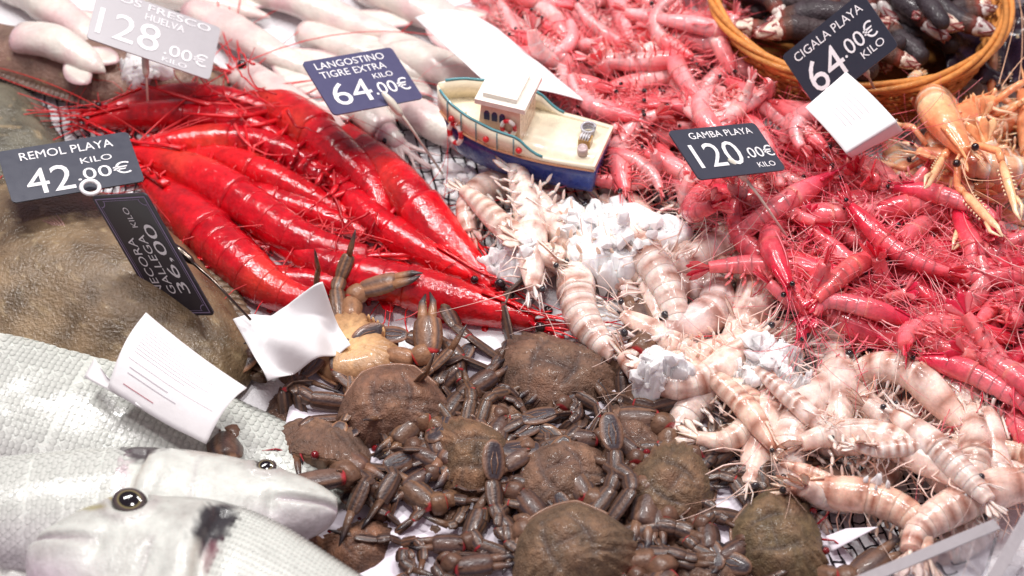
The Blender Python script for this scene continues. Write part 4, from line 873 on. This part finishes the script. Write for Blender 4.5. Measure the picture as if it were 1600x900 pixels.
for k in range(5): mb.tube(spline([p0+np.array([.0012*k, .0005*k, -.004]), p0+np.array([-.008+.002*k, .009, .004]), p0+np.array([-.024+.004*k, .018+.001*k, .003])], 7), np.linspace(.0018, .0006, 7), lin(150, 116, 104), 5)
mb.build('pectoral_fin', 'flat_skin', rt_)
rt_, bs_, o_ = blob('grey green flatfish edge behind the REMOL PLAYA tag', 'brill', 'flatfish', [(-140, 150), (-10, 138), (50, 165), (72, 205), (104, 250), (90, 300), (0, 320), (-140, 300)], .006, .030, brown(lin(112, 108, 92), lin(92, 90, 76)), 'flat_skin', 9, power=.5)
fin_fringe(rt_, bs_, o_, 14, 60, .012, lin(104, 96, 84))
rt_, bs_, o_ = blob('long brown flatfish with pale flank under the grey price tag', 'sole', 'flatfish', [(-60, 40), (20, 58), (110, 98), (200, 70), (330, 100), (360, 135), (330, 158), (240, 160), (150, 165), (60, 140), (-20, 112), (-90, 80)], .006, .026, brown(lin(150, 116, 100), lin(112, 92, 80)), 'flat_skin', 15, power=.5)
fin_fringe(rt_, bs_, o_, 66, 112, .010, lin(120, 96, 84))
# ================================================================== squid
SQ = [('white squid body at the upper left corner beside the brown flatfish', [(-30, -50), (70, 5), (170, 85)], 66, False), ('small white squid body resting on the brown flatfish at the left', [(30, 60), (90, 72), (165, 118)], 62, False),
      ('white squid behind the grey price tag, arms at the left', [(190, -30), (300, -6), (420, 30)], 56, True), ('long white squid body running from the grey tag towards the purple grey one', [(300, 10), (420, 78), (540, 128)], 58, False),
      ('white squid lying along the top edge, left of the middle', [(380, -24), (500, 18), (640, 62)], 60, False), ('plump white squid at the top edge next to the pink prawns', [(560, -34), (650, 8), (760, 62)], 70, False),
      ('white squid behind the LANGOSTINO tag', [(470, 50), (580, 84), (700, 130)], 54, False), ('white squid with a pinkish opening left of the white paper', [(600, 70), (690, 106), (790, 150)], 66, False),
      ('white squid lying between the red prawns and the LANGOSTINO tag', [(370, 110), (450, 160), (545, 205)], 60, False), ('pinkish white squid head with dark eye below the LANGOSTINO tag', [(600, 205), (560, 165), (500, 150)], 58, True),
      ('pale squid lying between the LANGOSTINO tag and the boat bow', [(715, 215), (655, 178), (600, 150)], 60, True), ('white squid at the very top edge above the grey tag', [(240, -60), (380, -40), (520, -10)], 60, False)]
for k, (lb, px, wd, hd) in enumerate(SQ): squid(lb, px, [.0, .004, .0], wd, 30+k, head=hd, arms=k != 10, pct=60)
# ================================================================== boat, basket, wall
boat()
bc = basket(1342, -14, .072)
mb = MB(); wp = P(1590, 30, .02)
wall = mb.box((wp[0]-.012, wp[1]+.010, -.01), (wp[0]+.3, wp[1]+.03, .30), lin(150, 140, 150)).build('wall', 'tile', kind='structure', flat=True)
for k in range(3):
    for j in range(3):
        mb = MB(); x0 = wp[0]-.010+k*.062; z0 = -.002+j*.034+(0); mb.box((x0+.001, wp[1]+.005, z0+.001), (x0+.060, wp[1]+.0105, z0+.033), lin(240, 240, 244)); mb.build('tile', 'tile', wall, flat=True)
def film():
    rg = np.random.default_rng(4); c = P(1560, 70, .01); u, v = np.meshgrid(np.linspace(0, 1, 40), np.linspace(0, 1, 30), indexing='ij'); q = np.stack([(u-.5)*.09, (v-.5)*.12, 0*u], -1); q[..., 2] = .02+.022*vnoise(q+2, 26)+.008*vnoise(q+5, 80)
    mb = MB(); mb.loft(np.concatenate([q, (q-np.array([0, 0, .0006]))[:, ::-1]], 1), lin(46, 34, 52)); o = mb.build('plastic_liner', 'film', label='crumpled dark purple plastic liner behind the basket at the right', cat='plastic'); o.location = (c[0]-.012, c[1]-.01, .004)
film()
# ================================================================== carabineros
G1 = 'big scarlet prawns'
U = np.array([0, 0, 1.])
def cara(px, zs, D, lb, seed, **kw): return hero_prawn('carabinero', px, zs, D, lb, 'scarlet_prawn', G1, kw.pop('tint', (1, 1, 1)), seed=seed, **kw)
cara([(165, 172), (250, 158), (340, 158), (420, 180), (470, 220)], [0], U*.6+[0, .8, 0], 'rearmost big scarlet prawn, its back along the flatfish', 1, pct=50, fat=.95)
cara([(140, 190), (230, 184), (330, 186), (410, 205), (470, 240)], [0], U+[0, .1, 0], 'big scarlet prawn facing left just above the REMOL PLAYA tag', 2, pct=40)
cara([(215, 232), (300, 222), (390, 225), (470, 250), (520, 290)], [0], [.2, .9, .1], 'big scarlet prawn lying across the middle of the red pile', 3, pct=45, antdir=(.8, .5, .3))
cara([(265, 250), (340, 248), (420, 275), (500, 315), (572, 348)], [0, .006, 0], [.1, -.8, .35], 'big scarlet prawn with an orange patch in the centre of the red pile', 4, pct=45, tint=(1.08, 1.5, 1))
cara([(205, 238), (300, 275), (390, 330), (470, 380), (560, 402), (620, 400)], [0], U+[.3, .5, 0], 'big scarlet prawn with spiny glistening back in the left half of the pile', 5, pct=45, antdir=(.8, .5, .3))
cara([(225, 278), (300, 345), (372, 412), (440, 462), (530, 482)], [0, .004, 0], U+[-.2, .1, 0], 'thick scarlet prawn nearest the NECORA tag, head up left', 6, pct=35, fat=1.32, antdir=(.3, .9, .2))
cara([(835, 500), (740, 477), (640, 450), (540, 425), (460, 392), (400, 358)], [0, .004, 0], U+[0, .25, 0], 'longest scarlet prawn in front of the pile, pointed head to the right', 7, pct=40, fat=1.0)
cara([(385, 130), (450, 180), (520, 240), (580, 300), (600, 370)], [.004, .008, 0], [.8, .6, .15], 'big scarlet prawn with raised feelers, head up towards the LANGOSTINO tag', 8, pct=55, fat=1.2, antdir=(-.3, .8, .25))
cara([(770, 452), (690, 378), (630, 305), (565, 235), (520, 190)], [0, .008, 0], U*.4+[.7, .5, 0], 'big scarlet prawn along the right edge of the pile, next to the net', 9, pct=45, fat=1.15, antdir=(-.5, .7, .3))
cara([(740, 430), (660, 395), (590, 350), (530, 290), (500, 240)], [0], U+[.2, .2, 0], 'big scarlet prawn half buried under the right edge of the red pile', 10, pct=35, antdir=(.8, .5, .3))
cara([(640, 330), (560, 300), (470, 260), (400, 200)], [0], U*.3+[.3, .8, 0], 'big scarlet prawn deep in the pile, only legs and side showing', 11, pct=25)
cara([(330, 420), (420, 440), (520, 450), (620, 470)], [0], U+[0, .3, 0], 'big scarlet prawn at the bottom of the pile behind the crumpled paper', 12, pct=20)
cara([(300, 300), (400, 310), (500, 340), (600, 380)], [0], U*.4+[0, .8, 0], 'big scarlet prawn wedged in the middle gap of the pile', 13, pct=20)
# ================================================================== striped tiger prawns
G2 = 'striped tiger prawns'
def zone(what, spots): return lambda x, y: what+' '+spots[min(spots, key=lambda q: (q[0]-x)**2+(q[1]-y)**2)]
def tig(px, zs, D, lb, seed, **kw): return hero_prawn('tiger', px, zs, D, lb, 'tiger_prawn', G2, kw.pop('tint', (1, 1, 1)), seed=seed, **kw)
tv = variants_of('tiger', .142, [.3, .7, 1.2, 1.9], 300)
def fill_t(poly, n, lb, grp, seed, hd=None): scatter('tiger_prawn', tv, poly, n, lb, 'prawn', grp, [(1, 1, 1), (1.03, .98, .95), (.98, .94, .92)], seed, pct=65, heading=hd, tilt=.3, zcap=.055)
fill_t([(770, 300), (930, 305), (1060, 340), (1110, 400), (1000, 440), (900, 385), (800, 350)], 10, zone('pale striped prawn tangled in the heap', {(800, 320): 'left of the big ice lump, near the net', (960, 310): 'between the boat stern and the big ice lump', (1070, 400): 'right of the big ice lump'}), 'striped prawns in front of the boat', 41, -.3)
fill_t([(1060, 560), (1200, 500), (1300, 490), (1460, 570), (1600, 660), (1600, 800), (1480, 790), (1300, 730), (1180, 690)], 19, zone('pale striped prawn in the lower heap', {(1120, 570): 'beside the curled banded one', (1280, 520): 'along the border to the rose prawns', (1450, 610): 'in the middle of its right half', (1570, 720): 'at the right edge', (1380, 740): 'behind the foremost prawn', (1240, 640): 'around the small ice lumps'}), 'striped prawns at the lower right', 42, -.5)
tig([(868, 438), (800, 395), (748, 345), (712, 312)], [0], U+[.3, .3, 0], 'striped tiger prawn pointing at the red pile, alone on the ice', 51, pct=60, tint=(1, .96, .92))
tig([(893, 380), (903, 440), (915, 500), (955, 552), (985, 560)], [0], [-1, .1, .5], 'thick striped tiger prawn standing upright in the picture above the crab claw', 52, pct=60, fat=1.25)
tig([(990, 535), (1060, 515), (1112, 485), (1110, 450), (1050, 448), (985, 470)], [0], [.5, -.5, .7], 'greyish curled tiger prawn with dark eye, in front of the ice lump', 53, pct=60, fat=1.05, tint=(.92, .90, .95))
tig([(1128, 552), (1165, 500), (1178, 450), (1155, 400), (1105, 352), (1050, 325)], [0, .004, 0], [.8, .3, .6], 'long curved tiger prawn bordering the red prawns, eye at its lower end', 54, pct=60)
tig([(1080, 600), (1150, 622), (1172, 665), (1130, 700), (1065, 690)], [0], [.6, -.6, .8], 'curled tiger prawn with brown bands just right of the crab legs', 55, pct=60, tint=(1.02, .95, .88))
tig([(1210, 700), (1165, 640), (1115, 592), (1065, 562)], [0], U+[.3, .3, 0], 'orange tinged tiger prawn between the curled one and the ice', 56, pct=60, tint=(1.03, .88, .78))
tig([(1300, 682), (1250, 640), (1205, 600), (1170, 570)], [0], U+[.3, .3, 0], 'pale tiger prawn lying below the middle ice lump', 57, pct=65)
tig([(1600, 690), (1520, 640), (1450, 600), (1405, 550), (1345, 515), (1310, 540)], [0], [.3, .8, .7], 'long tiger prawn arching along the red prawns at the right', 58, pct=60)
tig([(1660, 725), (1570, 708), (1490, 692)], [0], U+[0, -.3, 0], 'tiger prawn with bold brown bands cut off by the right edge', 59, pct=60, tint=(1.02, .92, .82), fat=1.1)
tig([(1395, 645), (1445, 690), (1500, 740), (1560, 800)], [.004], U+[.3, .3, 0], 'big pale tiger prawn with pinkish tail running to the acrylic panel', 60, pct=65, fat=1.2)
tig([(1480, 765), (1420, 752), (1360, 755), (1310, 745)], [0], U+[0, .4, 0], 'small banded tiger prawn behind the foremost one', 61, pct=60)
tig([(1220, 722), (1280, 742), (1330, 760)], [0], U+[0, .4, 0], 'small tiger prawn beside the black net, orange tail to the left', 62, pct=55, tint=(1.0, .84, .76))
tig([(1232, 780), (1300, 788), (1370, 802), (1425, 835), (1445, 905)], [.004], [.35, .3, .9], 'foremost tiger prawn, dark eye and orange head pointing left over the crab', 63, pct=70, fat=1.12, tint=(1.05, .84, .72))
tig([(1640, 770), (1560, 780), (1490, 810), (1430, 850), (1415, 900)], [0], [0, .5, .8], 'tiger prawn behind the clear panel at the lower right', 64, pct=60, fat=1.2, tint=(1.03, .9, .85))
# ================================================================== pink and rose prawns
pv = variants_of('pink', .084, [.15, .4, .8, 1.2, 1.7, 2.3], 100)
PINKP = [(745, -20), (1115, -20), (1140, 40), (1190, 110), (1275, 170), (1300, 240), (1245, 290), (1110, 310), (1040, 275), (952, 268), (948, 205), (915, 165), (850, 110), (790, 50)]
scatter('pink_prawn', pv, PINKP, 165, zone('pale pink prawn', {(880, 20): 'in the back of the heap along the top edge', (930, 170): 'in the heap just behind the boat and white paper', (1160, 90): 'in the heap beside the wicker basket', (1010, 270): 'in the heap between boat stern and GAMBA PLAYA tag', (1250, 220): 'in the heap below the CIGALA PLAYA tag'}), 'prawn', 'pale pink prawns heaped behind the boat', [(1, 1, 1), (1.03, .86, .86), (1, 1.12, 1.08), (.97, .78, .80)], 71, pct=50, tilt=.5, heading=-.6, zcap=.075)
rv = variants_of('rose', .112, [.1, .35, .7, 1.1, 1.6], 200)
ROSEP = [(1100, 305), (1230, 285), (1300, 250), (1390, 265), (1470, 330), (1560, 370), (1620, 390), (1620, 670), (1520, 600), (1430, 545), (1330, 500), (1240, 470), (1190, 400)]
scatter('rose_prawn', rv, ROSEP, 100, zone('rose red prawn', {(1180, 320): 'in the heap right below the GAMBA PLAYA tag', (1350, 300): 'in the heap under the folded white note', (1300, 430): 'at the border to the striped prawns', (1560, 420): 'in the heap below the langoustines at the right edge', (1560, 600): 'at the lower right end of the red heap'}), 'prawn', 'rose red prawns heaped at the right', [(1, 1, 1), (1, .8, .82), (1.02, 1.25, 1.15), (.95, .65, .7)], 72, pct=50, tilt=.5, heading=-.5, zcap=.07)
def rose(px, D, lb, seed, **kw): return hero_prawn('rose', px, [0, .004, 0], D, lb, 'rose_prawn', None, kw.pop('tint', (1, 1, 1)), seed=seed, pct=70, **kw)
rose([(1385, 395), (1330, 420), (1290, 455), (1265, 480)], U+[0, -.4, 0], 'orange red prawn with smooth shell, in front of the rose heap', 81, fat=1.25, tint=(1.05, .95, .8))
rose([(1420, 520), (1350, 500), (1290, 490), (1260, 520)], U+[0, .4, 0], 'pink prawn directly above the curled striped ones', 82, fat=1.15)
rose([(1440, 545), (1500, 560), (1560, 590), (1640, 640)], U+[.2, .4, 0], 'red headed prawn with dark eye at the lower border of the rose heap', 83, fat=1.1)
rose([(1390, 318), (1460, 330), (1540, 360), (1545, 385)], U+[.2, .4, 0], 'bright rose prawn just below the langoustines', 84, fat=1.1)
# ================================================================== feelers lying over the heaps
RD = [lin(214, 30, 40), lin(226, 70, 74), lin(190, 14, 30)]
feelers('red_feelers', 'tangle of fine red feelers over the scarlet prawns', [(150, 160), (360, 110), (480, 150), (620, 280), (730, 420), (560, 390), (330, 300), (230, 240)], 110, .05, .16, .0006, RD, 1)
feelers('red_feelers', 'tuft of stiff red feelers standing at the top of the scarlet pile', [(340, 110), (400, 110), (460, 160), (440, 200), (330, 170)], 34, .03, .08, .0011, RD, 2, heading=2.2, spreadh=.5, lift=.02)
feelers('red_feelers', 'red legs and feelers in the right half of the scarlet pile', [(470, 220), (560, 230), (640, 330), (700, 430), (600, 370), (520, 320)], 60, .03, .07, .0011, RD, 3, lift=.006)
feelers('pink_feelers', 'fine pink feelers spread through the pale pink heap', PINKP, 150, .03, .09, .0005, [lin(232, 110, 118), lin(244, 160, 160), lin(222, 80, 92)], 4, heading=-.6, spreadh=.8)
feelers('rose_feelers', 'dense net of pink feelers over the rose red heap', ROSEP, 230, .04, .12, .0005, [lin(240, 130, 140), lin(228, 70, 92), lin(246, 176, 176), lin(210, 36, 64)], 5, heading=-.5, spreadh=.9)
feelers('pale_feelers', 'pale feelers and legs among the striped prawns', [(770, 290), (950, 290), (1120, 380), (1190, 480), (1400, 540), (1600, 680), (1560, 780), (1300, 720), (1180, 600), (1100, 440), (900, 380)], 120, .03, .08, .0005, [lin(250, 222, 208), lin(240, 180, 150), lin(248, 236, 226)], 6, heading=-.6, spreadh=.8)
# ================================================================== langoustines
def cig(px, zs, D, lb, seed, **kw): return hero_prawn('cigala', px, zs, D, lb, 'langoustine', 'orange langoustines', kw.pop('tint', (1, 1, 1)), seed=seed, pct=kw.pop('pct', 60), **kw)
cig([(1640, 180), (1590, 130), (1540, 110)], [.01], U, 'langoustine at the right edge, claw raised', 92, fat=1.1)
cig([(1500, 320), (1440, 300), (1400, 250), (1390, 200)], [0], [-.5, -.5, .6], 'curled langoustine with white fringed segments beside the folded paper', 93, fat=1.2)
cig([(1442, 236), (1428, 205), (1418, 178), (1430, 160)], [.012], U+[0, -.2, 0], 'langoustine with two dark eyes facing the viewer', 94, fat=1.5, pct=40)
cig([(1512, 262), (1502, 222), (1512, 190), (1545, 178)], [.006], U+[0, -.2, 0], 'pale pink langoustine in the middle, claws hanging down', 95, fat=1.3, pct=45, tint=(1, 1.05, 1.2))
cig([(1560, 260), (1570, 200), (1590, 160)], [.01], U+[0, -.2, 0], 'langoustine with long claws reaching down at the right', 96, fat=1.2, pct=70)
cig([(1600, 350), (1560, 330), (1520, 300)], [.0], U+[0, -.2, 0], 'lowest langoustine at the right edge above the rose prawns', 97, fat=1.1)
cv = variants_of('cigala', .135, [.4, 1.0, 1.6, 2.2], 400)
scatter('langoustine', cv, [(1450, 200), (1520, 170), (1610, 120), (1630, 380), (1540, 340), (1440, 290)], 9, zone('orange langoustine half hidden', {(1460, 220): 'beside the one with two dark eyes', (1560, 170): 'at the right edge above the claws', (1560, 330): 'at the right edge just above the rose prawns', (1480, 300): 'between the folded note and the rose prawns'}), 'langoustine', 'orange langoustines', [(1, 1, 1), (1, .9, .8), (1.02, 1.1, 1.15)], 74, pct=60, heading=1.2, tilt=.5, zcap=.09)
# ================================================================== barnacles
bv = barnacle_variants(5)
circ = [(1342+165*math.cos(t), -14+104*math.sin(t)) for t in np.linspace(0, 2*np.pi, 30)]
scatter('goose_barnacle', bv, circ, 105, zone('dark goose barnacle with pale shell plates', {(1200, 0): 'in the basket left of the price tag', (1330, 30): 'in the basket behind the price tag', (1460, 20): 'in the basket right of the price tag'}), 'barnacle', 'goose barnacles in the basket', [(1, 1, 1), (1.2, 1.1, 1), (.8, .8, .85)], 73, pct=60, tilt=.4, zcap=.10)
# ================================================================== paper
sheet('white paper sheet lying under the crabs', [(470, 560, .006), (1000, 530, .006), (1390, 930, .006), (380, 960, .006)], name='paper_liner', nx=60, ny=50, crease=.0022, col=lin(236, 230, 240), seed=2)
sheet('large blank white paper lying over the squid behind the boat', [(648, 28, .062), (778, 44, .060), (918, 160, .052), (772, 142, .070)], bend=lambda u, v: .012*np.sin(u*np.pi)*(1-v*.5), crease=.0008, seed=5)
gl = lin(196, 192, 198)
rl = [(.10+.0*k, .80-.1*(k % 3), .16+.045*k, .166+.045*k, gl) for k in range(9)]+[(.08, .92, .62, .625, gl), (.12, .5, .70, .708, gl), (.12, .6, .76, .768, gl), (.12, .42, .88, .888, lin(190, 120, 130)), (.06, .94, .10, .105, gl)]
sheet('curved white receipt with faint print stuck between fish and crabs', [(228, 488, .075), (386, 606, .062), (322, 694, .055), (168, 606, .066)], name='receipt', cat='receipt', bend=lambda u, v: .010*np.sin(v*np.pi*1.0)-.004*np.sin(u*np.pi), lines=[(v0, v1, u0, u1, c) for (u0, u1, v0, v1, c) in []]+rl, crease=.0008, seed=6)
sheet('torn white paper strip poking out left of the receipt', [(148, 560, .066), (168, 590, .066), (225, 640, .060), (132, 590, .062)], crease=.001, nx=10, ny=8, seed=8)
sheet('crumpled white paper between the scarlet prawns and the crabs', [(366, 515, .036), (505, 466, .040), (548, 545, .022), (420, 612, .020)], name='crumpled_paper', bend=lambda u, v: .008*np.sin(u*np.pi)*np.sin(v*np.pi), crease=.0075, nx=40, ny=36, seed=7)
sheet('small white paper corner sticking out beside the front crab, over the net', [(1290, 838, .012), (1322, 826, .014), (1372, 824, .030), (1300, 862, .010)], nx=14, ny=10, crease=.0006, seed=9, col=lin(240, 234, 242))
sheet('folded white paper note, lit upper page, over the CIGALA PLAYA tag', [(1322, 112, .118), (1402, 190, .105), (1322, 240, .092), (1258, 168, .104)], name='folded_note', cat='note', bend=lambda u, v: .003*np.sin(u*np.pi), lines=[(.25+.02*k, .7-.04*(k % 2), .25+.09*k, .258+.09*k, lin(190, 186, 190)) for k in range(6)], crease=.0004, seed=10)
sheet('lower folded page of the white note, seen in shade', [(1322, 241, .0915), (1402, 192, .104), (1412, 206, .090), (1330, 246, .082)], name='folded_note', cat='note', nx=14, ny=8, crease=.001, seed=11)
# ================================================================== ice lumps
ice_pile('big lump of crushed ice on the striped prawns', 962, 382, 84, 420, .032, 1)
ice_pile('lump of crushed ice beside the crab claw', 1032, 582, 40, 150, .02, 2)
ice_pile('lump of crushed ice among the curved striped prawns', 1205, 570, 56, 220, .022, 3)
ice_pile('small ice lump in the lower right heap, left one', 1296, 706, 26, 90, .014, 4, .0015, .005)
ice_pile('small ice lump in the lower right heap, right one', 1374, 734, 20, 60, .012, 5, .0015, .005)
ice_pile('crushed ice between prawns and scarlet pile', 800, 430, 40, 160, .006, 6)
ice_pile('crushed ice beside the net in front of the boat', 725, 285, 40, 160, .006, 7)
ice_pile('crushed ice at the foot of the grey tag', 232, 140, 34, 120, .016, 8)
ice_pile('crushed ice above the middle crab', 940, 560, 40, 120, .006, 9)
# ================================================================== crabs
for k, (cx, cy, a_) in enumerate([(640, 740, 30), (760, 800, 200), (930, 800, 100), (1000, 850, 320), (1120, 800, 240), (690, 660, 300), (800, 700, 80), (960, 640, 200), (460, 650, 160), (1060, 700, 60)]):
    place_crab(cx, cy, 130, a_, ['dark crab under the round backed one and the sideways one', 'dark crab under the front row, below the sideways crab', 'dark crab buried behind the largest front crab', 'dark crab buried right of the largest front crab', 'dark crab buried between the wet crab and the olive one', 'dark crab squeezed right beside the round backed crab', 'dark crab buried in the centre of the heap', 'dark crab buried under the smooth backed crab at the striped prawns', 'dark crab next to the receipt, under the tilted crab', 'dark crab under the legs that reach over the curled striped prawn'][k], 60+k, tow=.05, pct=12, tint=(.72, .68, .70))  # filler crabs; the shadow of the gaps is put into their dark tint
place_crab(548, 552, 160, 30, 'overturned crab behind the others showing its pale cream belly and claws', 1, tow=.25, roll=168, pct=70, tint=(1.75, 1.65, 1.4))
place_crab(505, 700, 190, 222, 'crab tilted on edge, red eyes and mouth towards the fish head', 2, tow=.0, lean=38, roll=20, pct=35, legaz={(1, 0): 60})
place_crab(865, 592, 205, 62, 'crab with smooth back in the rear row, rear edge to the viewer', 3, tow=.12, lean=-6, tint=(.95, .95, .95), skip=((-1, 'c'),))
place_crab(770, 655, 130, 250, 'small crab squeezed between two larger ones, orange mouth visible', 4, tow=.2, lean=25, pct=45)
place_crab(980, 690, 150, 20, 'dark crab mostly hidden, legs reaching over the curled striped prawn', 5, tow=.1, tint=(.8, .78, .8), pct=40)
place_crab(560, 860, 130, 120, 'crab low at the bottom with only an orange brown claw and legs showing', 6, tow=.0, pct=30, tint=(1.1, .95, .85))
place_crab(613, 632, 178, 278, 'big crab in the middle with dusty round back, front towards the viewer', 7, tow=.45, pct=75, tint=(1.12, 1.02, .98))
place_crab(876, 748, 185, 300, 'crab in the second row partly covered by the front one', 8, tow=.25, pct=45)
place_crab(1048, 768, 172, 150, 'crab with wet glistening back between striped prawns and front row', 9, tow=.3, pct=65, tint=(.98, .98, .95), green=.35)
place_crab(742, 718, 150, 188, 'crab turned sideways with double rear rim to the right', 10, tow=.4, pct=80, tint=(1.05, 1.02, .9), green=.2)
place_crab(1212, 845, 178, 10, 'olive brown crab in the front row under the foremost prawn head', 11, tow=.3, pct=65, green=.6, legaz={(-1, 3): -80})
place_crab(888, 862, 205, 300, 'largest crab in the front row, fine fuzzy back, paddles raised behind it', 12, tow=.5, pct=80, green=.3, legaz={(-1, 3): -30, (1, 3): -80})
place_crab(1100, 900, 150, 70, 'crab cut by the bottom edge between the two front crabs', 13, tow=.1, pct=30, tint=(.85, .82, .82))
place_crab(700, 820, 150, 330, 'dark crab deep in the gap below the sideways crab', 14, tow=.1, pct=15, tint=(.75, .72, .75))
# ================================================================== price tags
price_tag('light grey glossy tag reading 128.00 euro, on a white pin over the scarlet prawns', (158, -22), (337, 36), (147, 66), .50, .085, [('OS FRESCO', .17, .92, .04, .16), ('HUELVA', .40, .72, .21, .33), ('128', .05, .55, .38, .86), ('.00€', .60, .95, .60, .82), ('KILO', .60, .80, .87, .95)], [(226, 82, .075), (228, 110, .062), (231, 158, .040)], col=lin(170, 168, 172))  # lamp glare on the board is put into its light grey colour
price_tag('purple grey tag reading LANGOSTINO TIGRE EXTRA 64.00 euro', (474, 100), (607, 65), (528, 186), .66, .080, [('LANGOSTINO', .10, .86, .07, .19), ('TIGRE EXTRA', .10, .82, .24, .36), ('KILO', .62, .84, .42, .51), ('64', .10, .52, .47, .87), ('.00€', .55, .94, .57, .80)], [(603, 150, .077), (634, 188, .058), (692, 272, .010)], col=lin(78, 78, 110))  # purple grey board colour stands in for glare on dark slate
price_tag('dark tag reading REMOL PLAYA 42.00 euro, with a white ring at its lower edge', (-3, 238), (186, 200), (36, 320), .52, .090, [('REMOL PLAYA', .15, .86, .10, .25), ('KILO', .58, .82, .38, .49), ('42', .14, .49, .44, .92), ('.00€', .52, .93, .57, .80)], None, ring_at=(141, 297, .088))
price_tag('dark tag with lavender border reading NECORA GALLEGA 36,00, turned on its side', (235, 495), (147, 308), (332, 493), .50, .088, [('NECORA', .19, .66, .20, .34), ('GALLEGA', .19, .68, .42, .56), ('KILO', .74, .90, .44, .54), ('36,00', .19, .76, .62, .84)], [(272, 384, .086), (335, 440, .075), (392, 500, .060)], col=lin(52, 50, 60), border=lin(170, 156, 190), pincol=lin(110, 100, 92), pin_mat='steel')
price_tag('dark tag reading GAMBA PLAYA 120.00 euro, standing in the pink prawns', (1041, 207), (1188, 185), (1086, 285), .55, .112, [('GAMBA PLAYA', .18, .90, .09, .22), ('120', .10, .62, .32, .80), ('.00€', .66, .99, .48, .70), ('KILO', .72, .92, .80, .90)], [(1144, 254, .110), (1185, 305, .080), (1243, 390, .045)])
price_tag('dark tag reading CIGALA PLAYA 64.00 euro, leaning on the basket rim', (1228, 82), (1340, -8), (1282, 168), .62, .115, [('CIGALA PLAYA', .10, .92, .10, .24), ('64', .10, .50, .34, .84), ('.00€', .52, .92, .40, .66), ('KILO', .66, .92, .72, .84)], [(1342, 88, .112), (1352, 110, .100), (1366, 138, .080)], pincol=lin(190, 186, 170), col=lin(50, 54, 66))
# ================================================================== clear acrylic divider at the lower right
def panel(label, a, b, z1, th):
    p0, p1 = P(*a, z1), P(*b, z1); x = nrm((p1-p0)*np.array([1, 1, 0])); y = np.cross([0, 0, 1], x); L = np.linalg.norm((p1-p0)[:2]); root = thing('acrylic_panel', label, 'acrylic panel', m4(x, y, [0, 0, 1], [p0[0], p0[1], .0])); ti = lin(235, 235, 240)
    mb = MB(); mb.box((0, -th/2, .004), (L, th/2, z1-.0015), ti); mb.build('pane', 'acrylic', root, flat=True); mb = MB(); mb.box((0, -th/2-.0002, z1-.001), (L, th/2+.0002, z1), lin(190, 184, 188)); mb.build('polished_edge', 'acrylic_edge', root, flat=True)
panel('clear acrylic divider slanting across the lower right corner', (1270, 938), (1558, 818), .075, .0075)
panel('second clear acrylic divider at the right edge of the lower corner', (1535, 935), (1625, 775), .075, .0075)
